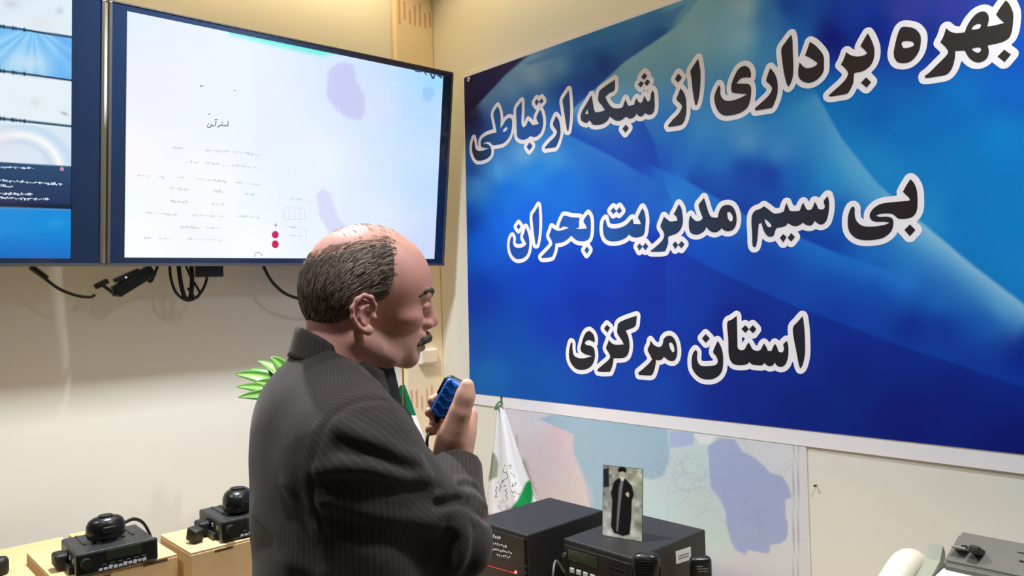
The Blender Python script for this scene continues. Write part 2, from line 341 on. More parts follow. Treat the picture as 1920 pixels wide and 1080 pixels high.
# words, marks and dots on the screens
def marks(root, items, rgb):
    b = SCR[root.name][0]; n0 = len(b.v)
    for kind, a in items:
        if kind == 'w':                                              # a word: uneven small strokes along a line
            (x0, y0, x1, y1, h) = a; n = max(2, int(abs(x1 - x0) / 3.2)); seed = random.Random(int(x0 * 7 + y0))
            for k in range(n):
                t0 = k / n; t1 = (k + seed.uniform(0.6, 1.0)) / n; dy = seed.uniform(-0.25, 0.25) * h; hh = h * seed.choice((0.22, 0.3, 0.5, 0.9)) * 0.5
                q = [(x0 + (x1 - x0) * t, y0 + (y1 - y0) * t + dy) for t in (t0, t1)]
                vs = [tvp(q[0][0], q[0][1] + hh, .0003), tvp(q[1][0], q[1][1] + hh, .0003), tvp(q[1][0], q[1][1] - hh, .0003), tvp(q[0][0], q[0][1] - hh, .0003)]
                b.add(vs, [(0, 1, 2, 3)])
        elif kind == 'l':
            (x0, y0, x1, y1, h) = a; dx, dy = x1 - x0, y1 - y0; l = math.hypot(dx, dy); nx, ny = -dy / l * h / 2, dx / l * h / 2
            b.add([tvp(x0 + nx, y0 + ny, .0003), tvp(x1 + nx, y1 + ny, .0003), tvp(x1 - nx, y1 - ny, .0003), tvp(x0 - nx, y0 - ny, .0003)], [(0, 1, 2, 3)])
        elif kind == 'd':
            (x, y, rx, ry) = a; b.add([tvp(x + rx * math.cos(t * math.pi / 10), y + ry * math.sin(t * math.pi / 10), .0005) for t in range(20)], [tuple(range(20))])
    SCR[root.name][1].append(np.tile(lin(rgb), (len(b.v) - n0, 1)))
W = [('w', a) for a in [(322, 276, 345, 279, 5), (385, 281, 430, 284, 6), (435, 284, 490, 291, 6), (350, 303, 372, 304, 5), (385, 305, 410, 308, 5), (415, 309, 488, 315, 5),
     (252, 329, 280, 330, 4), (296, 332, 308, 333, 4), (332, 332, 350, 334, 4), (366, 335, 424, 341, 5), (442, 342, 488, 346, 4), (320, 353, 358, 356, 4), (400, 357, 422, 360, 7), (460, 364, 480, 366, 4),
     (320, 377, 356, 380, 5), (396, 382, 420, 384, 5), (274, 399, 334, 403, 4), (362, 404, 420, 405, 5), (444, 405, 486, 408, 5), (338, 425, 374, 427, 5), (386, 426, 416, 428, 5), (270, 446, 284, 447, 5), (296, 447, 322, 448, 3), (350, 448, 416, 450, 4),
     (545, 372, 566, 374, 5), (536, 389, 570, 391, 3), (536, 425, 566, 427, 4), (545, 441, 568, 443, 3)]]
W += [('l', a) for a in [(532, 392, 534, 412, 1), (541, 392, 543, 412, 1), (552, 393, 553, 412, 1), (562, 393, 563, 412, 1), (571, 394, 572, 412, 1), (534, 412, 572, 411, 1), (572, 428, 574, 450, 1)]]
marks(tvR, W, (206, 210, 226))
marks(tvR, [('w', (376, 161, 386, 161, 4)), ('w', (391, 213, 396, 213, 4)), ('w', (438, 169, 442, 170, 3))] + [('l', a) for a in [(778, 132, 789, 134, 4), (794, 133, 800, 141, 2), (806, 136, 812, 148, 3), (812, 148, 816, 138, 3), (820, 140, 829, 146, 4)]], (60, 74, 110))
thin = []
rr = random.Random(3)
for k in range(46):
    x, y = rr.uniform(520, 800), rr.uniform(150, 430)
    if rr.random() < 0.5: thin.append(('l', (x, y, x + rr.uniform(-3, 3), y + rr.uniform(8, 36), 1.0)))
    else: thin.append(('w', (x, y, x + rr.uniform(6, 20), y + rr.uniform(0, 4), 3)))
marks(tvR, thin, (222, 229, 246))
marks(tvR, [('d', (516, 440, 6.5, 7)), ('d', (516, 458, 6.5, 7.5))], (205, 30, 90))
ring = [('l', (476 + 7 * math.cos(a), 479 - 7 * math.sin(a) + 1, 476 + 7 * math.cos(a + .5), 479 - 7 * math.sin(a + .5) + 1, 1.3)) for a in np.arange(0, 3.1, .5)]
marks(tvR, [('l', (p_[1][0] + 8, p_[1][1], p_[1][2] + 8, p_[1][3], 1.3)) for p_ in ring], (150, 155, 175))
marks(tvL, [('w', (-60, 312, 64, 315, 4)), ('w', (-40, 336, 118, 346, 5)), ('w', (-40, 346, 24, 350, 5)), ('w', (-40, 362, 62, 365, 5)), ('w', (-40, 369, 94, 374, 5))], (215, 228, 240))
marks(tvL, [('d', (116, 317, 4, 4))], (210, 130, 170))

marks(tvR, [('l', a + (1.7,)) for a in [(428, 227, 427, 236), (427, 236, 423, 236), (423, 236, 422, 233.5), (422, 236, 418, 236), (418, 236, 416, 233), (416, 233, 414, 236), (414, 236, 411, 235), (411, 235, 408, 239.5), (405, 226, 404, 235.5), (402, 224.5, 408, 224), (403, 235.5, 397, 236.5), (398, 236, 396, 233), (396, 234, 394, 239), (394, 239, 390, 239), (390, 239, 388, 235)]] + [('d', (416, 229.5, 1.1, 1.1)), ('d', (391, 232, 1.1, 1.1))], (84, 90, 110))
marks(tvR, [('d', (517, 422, 2.4, 3))], (190, 170, 185)); finish_screen(tvR); finish_screen(tvL)

# ---------------------------------------------------------------- the banner
def ln_at(p, q, y): t = (y - p.y) / (q.y - p.y); return p + (q - p) * t
yR = hx(2010, 500, 0).y
def bn(off): return lambda px, py: hx(px, py, -off)
g0 = bn(0.006)
TLp, BLp = g0(866, 139), g0(884, 757); TRp = ln_at(TLp, g0(1258, 0), yR); BRp = ln_at(BLp, g0(1920, 889), yR)
bL0, bLb = g0(870, 146), g0(881, 737); bTR = ln_at(bL0, g0(1258, 8), yR); bBR = ln_at(bLb, g0(1920, 852), yR)
CT = [(880, 165, (24, 14, 84)), (885, 210, (14, 18, 92)), (920, 150, (20, 20, 110)), (960, 165, (92, 152, 218)), (930, 205, (20, 84, 196)), (1000, 140, (150, 190, 235)), (990, 185, (30, 110, 205)),
 (1050, 125, (110, 175, 230)), (1060, 175, (0, 72, 196)), (1100, 120, (30, 120, 210)), (1130, 122, (0, 66, 170)), (1105, 165, (0, 80, 205)), (1150, 75, (40, 145, 215)), (1230, 55, (60, 160, 220)), (1200, 95, (120, 190, 230)),
 (1180, 110, (130, 195, 235)), (1150, 160, (70, 165, 230)), (1090, 195, (60, 160, 235)), (1250, 60, (130, 195, 230)), (1300, 60, (142, 205, 238)), (1300, 15, (110, 180, 228)), (1395, 15, (165, 215, 238)), (1390, 70, (150, 210, 240)), (1440, 30, (60, 140, 220)), (1440, 90, (60, 150, 225)), (1480, 10, (0, 80, 196)), (1500, 80, (20, 110, 210)),
 (1600, 30, (10, 60, 178)), (1560, 75, (0, 22, 140)), (1640, 60, (0, 40, 160)), (1700, 25, (52, 62, 170)), (1780, 10, (50, 60, 165)), (1740, 70, (20, 50, 160)), (1850, 5, (40, 70, 175)),
 (1910, 100, (0, 90, 205)), (1900, 170, (0, 105, 210)), (1800, 180, (0, 122, 216)), (1800, 320, (0, 135, 216)), (1880, 260, (0, 140, 222)), (1640, 215, (0, 105, 208)), (1700, 250, (0, 125, 215)), (1560, 190, (0, 110, 212)), (1500, 220, (20, 140, 222)), (1440, 190, (0, 130, 220)),
 (1380, 215, (70, 165, 232)), (1400, 265, (90, 165, 230)), (1330, 240, (50, 150, 230)), (1460, 280, (60, 150, 230)), (1250, 250, (10, 110, 215)), (1180, 265, (0, 84, 208)), (1130, 230, (20, 125, 225)), (1130, 260, (0, 75, 205)), (1080, 262, (20, 110, 222)),
 (1040, 290, (70, 160, 240)), (985, 290, (110, 180, 245)), (930, 320, (80, 165, 240)), (885, 320, (30, 90, 190)), (895, 345, (70, 150, 225)), (880, 420, (0, 76, 190)), (950, 360, (0, 118, 240)), (1050, 345, (0, 115, 238)), (1000, 320, (20, 140, 245)), (1150, 340, (0, 92, 222)),
 (1220, 320, (0, 74, 204)), (1210, 280, (0, 78, 208)), (1275, 360, (20, 135, 235)), (1330, 350, (20, 120, 225)), (1420, 370, (0, 90, 205)), (1340, 300, (30, 140, 230)), (1400, 320, (0, 75, 190)), (1440, 330, (0, 62, 180)), (1490, 330, (0, 110, 210)), (1560, 330, (10, 140, 222)), (1580, 400, (0, 95, 205)),
 (900, 450, (0, 100, 235)), (940, 420, (0, 112, 245)), (1000, 400, (0, 105, 240)), (1020, 520, (0, 66, 205)), (900, 560, (0, 62, 190)), (1100, 520, (0, 58, 196)), (1100, 570, (0, 50, 180)), (1250, 470, (0, 55, 205)), (1290, 460, (0, 90, 220)), (1330, 500, (0, 78, 205)), (1300, 550, (0, 62, 188)), (1400, 530, (0, 55, 172)), (1440, 480, (0, 50, 175)), (1230, 560, (0, 52, 180)),
 (900, 640, (0, 84, 196)), (920, 700, (0, 112, 202)), (960, 640, (0, 84, 196)), (1000, 715, (0, 92, 194)), (1040, 600, (0, 60, 190)), (1200, 735, (0, 70, 190)), (1240, 600, (0, 56, 180)), (1400, 735, (0, 40, 158)), (1380, 600, (0, 30, 145)), (1560, 600, (0, 44, 160)), (1600, 680, (0, 34, 145)), (1700, 620, (0, 36, 145)), (1800, 720, (0, 26, 136)), (1900, 840, (0, 20, 126)), (1500, 780, (0, 36, 148)), (1700, 780, (0, 26, 134)), (1900, 660, (0, 34, 150)), (2000, 700, (0, 30, 140)),
 (1560, 480, (0, 96, 205)), (1640, 470, (10, 110, 215)), (1560, 530, (0, 66, 180)), (1700, 500, (20, 120, 220)), (1760, 560, (10, 100, 205)), (1850, 600, (0, 72, 190)), (1880, 570, (40, 140, 225)), (1640, 560, (0, 60, 175)), (1760, 620, (0, 50, 165)), (1600, 310, (60, 165, 230)), (1640, 330, (60, 160, 230)), (1740, 420, (80, 175, 238)), (1800, 400, (0, 130, 218)), (1880, 420, (0, 140, 222)), (1900, 500, (20, 145, 224)), (1960, 400, (0, 140, 220)), (2000, 200, (0, 110, 210))]
def glow(c, p, line, rgb, w_, a, side=1):
    """tint one side of a fold line: crisp on the line, fading away from it"""
    best = np.full(len(p), 1e9); sg = np.zeros(len(p)); n = len(line) - 1
    for i in range(n):
        A_, B_ = np.array(line[i], float), np.array(line[i + 1], float); e_ = B_ - A_; t = ((p - A_) @ e_) / (e_ @ e_); tc_ = np.clip(t, 0, 1)
        d = np.linalg.norm(p - A_ - tc_[:, None] * e_, axis=1); cr = e_[0] * (p[:, 1] - A_[1]) - e_[1] * (p[:, 0] - A_[0])
        L = np.linalg.norm(e_); ext = np.maximum(np.maximum((t - 1) * L if i == n - 1 else 0, -t * L if i == 0 else 0), 0)
        m = d < best; best = np.where(m, d, best); sg = np.where(m, cr / L, sg); fade = np.exp(-(ext / 30) ** 2) if i in (0, n - 1) else 1.0
        if i == 0: F_ = np.ones(len(p))
        F_ = np.where(m, fade, F_)
    k = (sm01(sg * side / 5 + .5) * np.exp(-(best / w_) ** 1.3) * a * F_)[:, None]
    return c * (1 - k) + np.array(rgb, float) * k
def col_banner(p):
    c = np.zeros((len(p), 3)); C = np.array([q[:2] for q in CT], float); Vv = np.array([q[2] for q in CT], float)
    for s_ in range(0, len(p), 8192):
        d = np.linalg.norm(p[s_:s_ + 8192, None, :] - C[None], axis=2) + 26.0; wt = d ** -4.2; c[s_:s_ + 8192] = (wt @ Vv) / wt.sum(1)[:, None]
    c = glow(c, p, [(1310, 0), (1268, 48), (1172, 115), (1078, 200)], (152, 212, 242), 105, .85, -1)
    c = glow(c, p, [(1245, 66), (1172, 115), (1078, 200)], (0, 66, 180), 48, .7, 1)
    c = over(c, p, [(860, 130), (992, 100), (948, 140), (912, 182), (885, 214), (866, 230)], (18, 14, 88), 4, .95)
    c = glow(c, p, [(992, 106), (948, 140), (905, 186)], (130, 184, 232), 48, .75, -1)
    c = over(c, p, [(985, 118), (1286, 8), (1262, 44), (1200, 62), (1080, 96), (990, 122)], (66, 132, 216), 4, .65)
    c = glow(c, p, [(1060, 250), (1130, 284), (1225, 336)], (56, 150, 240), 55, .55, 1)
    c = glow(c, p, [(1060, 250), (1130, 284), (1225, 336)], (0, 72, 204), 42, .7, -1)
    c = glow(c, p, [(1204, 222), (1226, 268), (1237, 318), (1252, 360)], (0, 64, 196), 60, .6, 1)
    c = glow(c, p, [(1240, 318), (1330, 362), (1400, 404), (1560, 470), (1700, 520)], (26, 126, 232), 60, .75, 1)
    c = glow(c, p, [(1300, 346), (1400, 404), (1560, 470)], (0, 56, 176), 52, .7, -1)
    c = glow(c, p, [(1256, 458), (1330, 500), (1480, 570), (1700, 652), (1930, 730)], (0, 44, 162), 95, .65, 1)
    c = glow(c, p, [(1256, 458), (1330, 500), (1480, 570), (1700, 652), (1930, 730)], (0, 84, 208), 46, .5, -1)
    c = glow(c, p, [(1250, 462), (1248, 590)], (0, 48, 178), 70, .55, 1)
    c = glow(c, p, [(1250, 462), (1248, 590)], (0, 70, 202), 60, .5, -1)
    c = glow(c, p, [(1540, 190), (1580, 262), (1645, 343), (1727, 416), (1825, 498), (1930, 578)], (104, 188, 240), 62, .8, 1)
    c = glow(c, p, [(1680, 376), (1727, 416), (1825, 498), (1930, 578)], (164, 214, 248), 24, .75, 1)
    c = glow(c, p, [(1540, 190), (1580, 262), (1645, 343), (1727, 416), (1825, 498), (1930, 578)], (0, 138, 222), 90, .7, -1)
    return c
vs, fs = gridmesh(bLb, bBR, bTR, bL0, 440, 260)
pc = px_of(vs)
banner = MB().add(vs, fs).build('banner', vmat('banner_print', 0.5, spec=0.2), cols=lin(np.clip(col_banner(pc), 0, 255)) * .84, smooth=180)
tag(banner, 'large blue vinyl banner with three lines of Persian lettering on the right wall', 'banner')
# white margin of the banner, a real sheet behind the print that curls a little at the lower hem
b = MB(); q = [BLp, BRp, TRp, TLp]; n_ = Vector((-1, 0, 0))
b.add([p_ + n_ * (-0.0015) for p_ in q] + [p_ + n_ * (-0.004) for p_ in q], [(3, 2, 1, 0), (4, 5, 6, 7), (0, 1, 5, 4), (1, 2, 6, 5), (2, 3, 7, 6), (3, 0, 4, 7)])
b.build('margin', mat('banner_white', (236, 234, 240), 0.5, noise=0.02), banner)
b = MB()
for px_, py_ in ((879, 149),):
    c = hx(px_, py_, -0.0085); M = Matrix.Translation(c) @ Matrix.Rotation(-math.pi / 2, 4, 'Y')
    b.lathe([(0.009, 0), (0.009, 0.002), (0.005, 0.003), (0.0045, 0.0005)], 16, M=M)
b.build('eyelet', mat('eyelet_metal', (215, 215, 225), 0.3, metal=0.7), banner)
G = {}
def crop(name, x0, y0, s): G['c'] = (x0, y0, s)
LET = []                                                            # (outer, holes) in photo pixels
def let(outer, *holes):
    x0, y0, s = G['c']; cv = lambda pl: [(x0 + x / s, y0 + y / s) for x, y in pl]
    LET.append((cv(outer), [cv(h) for h in holes]))
crop('A', 1640, 0, 6.75)
let([(340,345),(420,340),(510,365),(565,420),(585,480),(580,570),(560,650),(510,730),(440,785),(360,800),(290,785),(250,730),(240,660),(255,580),(275,490),(300,410)], [(340,560),(360,525),(420,520),(480,530),(500,560),(480,585),(420,605),(365,610)])
let([(1655,5),(1690,30),(1730,100),(1755,180),(1750,300),(1735,400),(1700,480),(1620,530),(1500,560),(1430,575),(1445,640),(1435,710),(1390,765),(1320,790),(1250,775),(1190,725),(1150,660),(1130,640),(1035,645),(1020,640),(1015,740),(985,850),(940,920),(890,950),(780,970),(690,985),(640,985),(635,960),(700,910),(800,810),(890,720),(930,660),(900,600),(830,535),(870,460),(905,355),(960,400),(1040,420),(1140,408),(1165,340),(1210,260),(1280,180),(1350,145),(1400,150),(1435,185),(1445,250),(1425,335),(1500,325),(1640,290),(1590,245),(1535,185),(1580,110)],
    [(1225,375),(1250,330),(1310,300),(1345,310),(1335,350),(1290,370)], [(1225,620),(1270,605),(1330,600),(1350,630),(1320,665),(1275,660)])
let([(1640,628),(1725,690),(1645,785),(1555,715)])
crop('B', 1330, 50, 6)
let([(1780,75),(1810,120),(1850,220),(1858,310),(1840,390),(1800,450),(1730,500),(1640,520),(1625,560),(1620,630),(1590,700),(1555,750),(1500,765),(1370,785),(1340,775),(1400,720),(1480,650),(1540,580),(1560,520),(1530,470),(1480,425),(1510,370),(1540,285),(1590,320),(1660,335),(1730,325),(1775,300),(1750,265),(1700,220),(1730,160)])
let([(1765,568),(1820,625),(1770,685),(1705,630)])
let([(1130,172),(1180,200),(1240,260),(1285,330),(1290,420),(1285,500),(1250,560),(1190,610),(1120,632),(1050,615),(1005,565),(1000,480),(1015,400),(1040,430),(1080,462),(1140,462),(1200,435),(1215,410),(1180,380),(1120,345),(1075,325),(1100,260)])
let([(920,90),(935,150),(940,300),(945,440),(940,560),(910,650),(890,675),(870,640),(840,520),(820,380),(810,250),(860,170)])
let([(685,465),(730,520),(760,590),(770,670),(765,760),(740,840),(705,910),(640,925),(520,945),(510,920),(600,840),(670,770),(705,700),(680,650),(640,610),(660,530)])
let([(400,440),(450,470),(470,530),(465,575),(420,570),(360,580),(320,620),(310,640),(370,640),(440,645),(468,680),(470,760),(455,850),(420,920),(350,970),(260,995),(170,1000),(110,965),(70,890),(55,800),(75,720),(110,655),(125,690),(125,760),(150,810),(200,835),(280,825),(360,795),(425,760),(370,755),(300,750),(255,735),(245,680),(260,610),(300,520),(340,465)])
crop('C', 1230, 100, 7.2)
let([(570,70),(585,150),(600,250),(600,400),(590,520),(570,640),(550,700),(530,700),(510,600),(490,470),(480,350),(465,240),(510,160)])
let([(330,470),(370,520),(400,590),(410,690),(410,790),(390,890),(350,960),(280,980),(170,995),(160,975),(230,890),(310,810),(350,720),(320,670),(275,620),(300,550)])
let([(300,270),(350,325),(298,395),(255,345)])
crop('D', 1080, 130, 8.306)
let([(1190,325),(1215,370),(1222,450),(1225,600),(1200,680),(1135,710),(1075,680),(1040,725),(990,735),(940,690),(920,730),(870,765),(820,765),(780,735),(740,770),(690,800),(620,800),(570,770),(525,735),(490,800),(420,850),(330,868),(260,860),(230,820),(210,795),(170,838),(110,820),(75,780),(75,700),(110,620),(165,530),(240,400),(260,500),(275,600),(300,670),(380,660),(450,635),(400,560),(345,490),(350,400),(370,330),(470,250),(605,160),(600,320),(520,370),(455,430),(500,520),(560,590),(640,610),(720,590),(745,530),(770,465),(800,540),(820,565),(900,550),(920,490),(945,450),(970,500),(1010,530),(1040,480),(1065,410),(1085,450),(1120,505),(1155,470),(1165,390)], [(180,620),(190,700),(140,690)])
let([(1065,55),(1110,100),(1060,165),(1015,115)]); let([(1010,180),(1055,215),(1010,285),(965,235)]); let([(1110,155),(1155,190),(1105,260),(1060,215)]); let([(775,860),(825,915),(770,990),(720,925)])
crop('E', 870, 170, 7.714)
let([(1515,-8),(1525,100),(1535,250),(1530,420),(1510,580),(1490,580),(1470,450),(1440,250),(1425,140),(1470,60)])
let([(1330,365),(1370,420),(1390,520),(1395,620),(1370,720),(1330,810),(1280,825),(1175,840),(1170,820),(1240,740),(1310,670),(1345,600),(1320,550),(1285,490),(1305,420)])
let([(1100,270),(1130,340),(1145,450),(1130,560),(1090,630),(1030,670),(980,665),(955,650),(920,690),(850,710),(790,690),(765,640),(760,500),(755,280),(790,210),(835,155),(835,300),(830,480),(860,530),(900,500),(925,430),(960,460),(990,500),(1085,480),(1045,400),(1070,330)])
let([(1050,120),(1085,160),(1050,215),(1020,170)]); let([(1120,110),(1150,150),(1115,190),(1085,160)]); let([(950,745),(990,800),(945,865),(905,810)])
let([(485,225),(515,290),(530,400),(525,540),(560,500),(600,430),(650,395),(690,415),(695,500),(680,600),(640,690),(570,760),(470,785),(410,785),(380,752),(330,742),(270,772),(325,768),(368,792),(395,850),(390,920),(350,970),(280,1005),(190,1010),(140,950),(115,860),(120,760),(140,690),(155,760),(165,830),(200,868),(280,865),(355,832),(300,828),(250,815),(240,770),(250,710),(300,660),(380,625),(470,605),(450,480),(425,330)], [(560,598),(575,550),(620,520),(630,550),(600,590)])
crop('F', 1570, 320, 7.2)
let([(985,115),(1030,160),(1070,250),(1083,370),(1080,500),(1055,580),(1000,630),(920,648),(830,648),(790,620),(740,585),(660,577),(580,585),(520,605),(570,622),(680,620),(740,645),(758,700),(745,780),(700,850),(620,905),(520,930),(380,940),(260,915),(180,850),(145,770),(140,660),(155,570),(190,495),(215,485),(235,510),(235,600),(260,680),(330,740),(420,755),(520,750),(640,730),(705,700),(620,690),(520,690),(460,665),(435,610),(455,550),(510,490),(600,445),(740,425),(970,405),(975,375),(930,330),(885,285),(930,200)])
let([(980,725),(1055,800),(980,885),(905,800)])
crop('G', 1395, 350, 8.64)
let([(1355,150),(1375,230),(1380,330),(1365,450),(1330,560),(1270,610),(1210,605),(1145,555),(1100,620),(1040,630),(990,610),(950,580),(920,610),(850,640),(780,630),(710,590),(680,630),(600,660),(530,670),(505,720),(480,790),(420,815),(360,780),(310,690),(285,590),(240,600),(230,700),(215,870),(190,970),(155,980),(135,930),(130,760),(120,580),(130,460),(180,390),(270,355),(320,315),(400,370),(480,430),(560,430),(640,400),(665,320),(690,265),(720,340),(750,390),(830,395),(900,385),(930,310),(960,260),(990,320),(1020,370),(1070,375),(1110,340),(1145,245),(1180,300),(1210,360),(1280,365),(1310,320),(1290,235)], [(330,530),(370,545),(440,620),(435,655),(390,650),(355,600)])
let([(635,765),(690,815),(635,905),(580,830)]); let([(765,750),(825,815),(765,890),(705,830)])
crop('H', 1115, 360, 6.857)
let([(1405,75),(1430,150),(1460,250),(1500,320),(1580,330),(1600,250),(1640,185),(1710,165),(1775,190),(1815,270),(1825,360),(1810,440),(1770,490),(1710,508),(1660,490),(1630,465),(1600,500),(1540,520),(1480,500),(1435,450),(1410,500),(1350,540),(1290,548),(1230,520),(1210,440),(1215,340),(1235,300),(1260,340),(1310,375),(1360,365),(1390,335),(1360,260),(1335,170),(1370,120)], [(1705,260),(1745,265),(1775,320),(1770,370),(1740,380),(1710,330)])
let([(1080,155),(1115,210),(1130,300),(1135,390),(1110,470),(1060,530),(980,560),(945,580),(945,650),(920,730),(890,765),(730,770),(720,755),(800,690),(870,620),(895,550),(870,490),(845,440),(870,370),(890,315),(930,350),(980,380),(1065,365),(1050,320),(1015,285),(1050,220)])
let([(1035,635),(1075,680),(1035,735),(1000,675)]); let([(1115,630),(1155,670),(1115,725),(1075,680)])
let([(615,205),(640,260),(655,350),(650,450),(635,540),(590,575),(520,585),(470,570),(440,545),(400,590),(320,625),(220,635),(150,610),(115,550),(105,460),(115,380),(140,345),(150,400),(175,450),(240,470),(340,455),(420,410),(475,350),(490,350),(500,410),(595,415),(575,360),(555,330),(580,270)])
let([(240,200),(280,245),(240,285),(205,240)]); let([(320,195),(350,240),(315,280),(280,245)]); let([(575,660),(615,700),(575,755),(545,700)]); let([(655,655),(690,700),(650,750),(615,700)])
crop('I', 940, 375, 9)
let([(1465,235),(1500,300),(1510,420),(1505,560),(1480,650),(1420,690),(1340,695),(1270,680),(1210,630),(1180,600),(1120,660),(1040,710),(940,730),(910,735),(905,820),(870,930),(835,965),(700,980),(670,960),(760,870),(840,780),(860,720),(830,650),(805,595),(835,520),(850,460),(890,490),(960,520),(1040,505),(1140,470),(1060,445),(985,485),(975,440),(1010,340),(1050,265),(1110,270),(1180,290),(1320,300),(1310,380),(1315,460),(1260,480),(1300,490),(1440,480),(1420,420),(1385,360),(1420,290)])
let([(1445,785),(1485,840),(1440,910),(1400,845)])
let([(625,95),(635,200),(640,350),(635,520),(620,650),(600,750),(575,750),(560,640),(540,480),(525,270),(570,190)])
let([(410,465),(450,560),(470,680),(470,780),(450,880),(410,950),(340,990),(260,995),(190,940),(150,850),(140,740),(160,640),(185,610),(200,650),(195,720),(220,785),(290,810),(370,790),(425,740),(390,680),(365,620),(390,540)])
let([(290,400),(325,445),(290,500),(255,450)])
crop('J', 1280, 580, 7.448)
let([(1675,95),(1690,180),(1705,350),(1710,560),(1700,680),(1670,790),(1640,825),(1615,740),(1580,550),(1550,400),(1540,255),(1600,180)])
let([(1455,440),(1475,520),(1475,640),(1450,740),(1410,790),(1360,805),(1310,780),(1285,740),(1260,780),(1210,795),(1160,770),(1140,745),(1110,780),(1040,780),(970,770),(930,735),(890,770),(800,780),(710,765),(660,700),(640,600),(635,400),(620,190),(690,140),(755,90),(760,250),(765,480),(770,540),(810,570),(860,560),(895,500),(920,460),(950,510),(980,560),(1040,580),(1090,560),(1120,500),(1140,480),(1165,520),(1190,580),(1240,580),(1270,510),(1290,480),(1320,530),(1340,590),(1395,600),(1415,550),(1405,490)])
let([(875,220),(925,275),(875,330),(820,275)]); let([(980,220),(1030,275),(985,335),(925,280)])
let([(490,440),(530,510),(560,610),(565,730),(555,840),(510,920),(430,970),(340,980),(250,960),(170,890),(130,810),(125,700),(145,610),(180,565),(205,600),(200,680),(220,750),(270,790),(380,790),(460,775),(490,730),(470,660),(425,600),(450,520)])
let([(322,345),(380,405),(322,470),(268,405)])
crop('K', 1180, 620, 10.8)
let([(430,200),(500,290),(570,325),(640,320),(680,250),(690,180),(740,120),(810,100),(870,120),(930,200),(965,330),(970,450),(950,550),(900,610),(830,615),(760,580),(700,530),(660,580),(600,600),(540,590),(530,690),(490,840),(440,905),(320,905),(190,895),(180,850),(280,770),(400,660),(460,580),(410,480),(370,390),(410,290)], [(800,260),(840,235),(890,290),(915,400),(880,440),(830,370)])
crop('L', 1050, 575, 7.714)
let([(1110,130),(1105,200),(1090,280),(1020,320),(950,345),(990,440),(1005,550),(995,650),(960,720),(890,745),(775,745),(770,800),(750,880),(725,940),(620,945),(545,935),(545,905),(620,840),(700,770),(725,720),(700,660),(665,600),(690,530),(705,480),(740,520),(800,550),(920,545),(890,480),(830,390),(830,310),(850,235),(960,180)])
let([(680,260),(725,305),(685,375),(635,315)])
let([(430,350),(475,390),(500,450),(500,520),(440,490),(390,490),(355,530),(390,555),(440,565),(490,600),(505,680),(500,760),(460,850),(390,900),(300,915),(220,890),(155,810),(130,720),(135,610),(160,515),(180,530),(180,610),(200,700),(260,740),(350,745),(465,715),(400,700),(330,670),(295,620),(310,540),(340,440),(380,370)])
def smooth_loop(pl):
    """round the soft bends of a traced outline, keep its sharp corners"""
    n = len(pl)
    if n < 6: return pl
    out = []
    cor = []
    for i in range(n):
        a, b_, c = pl[i - 1], pl[i], pl[(i + 1) % n]
        u = (b_[0] - a[0], b_[1] - a[1]); v = (c[0] - b_[0], c[1] - b_[1])
        cor.append(abs(math.atan2(u[0] * v[1] - u[1] * v[0], u[0] * v[0] + u[1] * v[1])) > math.radians(62))
    for i in range(n):
        p1, p2 = pl[i], pl[(i + 1) % n]
        p0 = p1 if cor[i] else pl[i - 1]; p3 = p2 if cor[(i + 1) % n] else pl[(i + 2) % n]
        for k in range(3):
            t = k / 3
            out.append(tuple(0.5 * (2 * p1[j] + (p2[j] - p0[j]) * t + (2 * p0[j] - 5 * p1[j] + 4 * p2[j] - p3[j]) * t * t + (3 * p1[j] - p0[j] - 3 * p2[j] + p3[j]) * t ** 3) for j in (0, 1)))
    return out
LETTER_RGB = [(1900, 40, (50, 46, 42)), (1600, 140, (48, 36, 36)), (1400, 180, (46, 34, 40)), (1280, 180, (40, 34, 42)), (1190, 200, (36, 40, 66)), (1110, 225, (34, 44, 62)), (1065, 220, (18, 62, 120)), (1000, 240, (8, 78, 168)), (950, 240, (10, 92, 186)), (910, 270, (22, 78, 136)), (890, 285, (40, 40, 60)),
       (1680, 400, (34, 26, 32)), (1500, 410, (36, 30, 42)), (1420, 420, (26, 42, 66)), (1370, 410, (34, 34, 52)), (1260, 430, (22, 50, 84)), (1200, 425, (10, 66, 130)), (1150, 430, (8, 84, 176)), (1080, 430, (8, 88, 194)), (980, 440, (8, 76, 180)), (1400, 650, (20, 18, 28)), (1200, 660, (30, 28, 34)), (1090, 660, (28, 26, 40))]  # letter colours by position, bluer towards the left
def to3(pl, off): return [hx(x, y, -off) for x, y in pl]
WHITE = []; fill = [MB(), MB(), MB()]; rimb = MB(); RST = 0.0148
for outer, holes in LET:
    o_ = smooth_loop(outer); hs = [smooth_loop(h) for h in holes]
    loops = [to3(o_, 0.0068)] + [to3(h, 0.0068) for h in hs]
    loops2 = [[Vector((p_.y, p_.z, 0)) for p_ in l] for l in loops]
    allv = [p_ for l in loops for p_ in l]; tris = tessellate_polygon(loops2)
    my = np.mean([p_[1] for p_ in o_]); fill[0 if my < 300 else 1 if my < 520 else 2].add(allv, tris)
    WHITE.append(np.array([(p_.y, p_.z) for p_ in to3(o_, 0.0064)]))
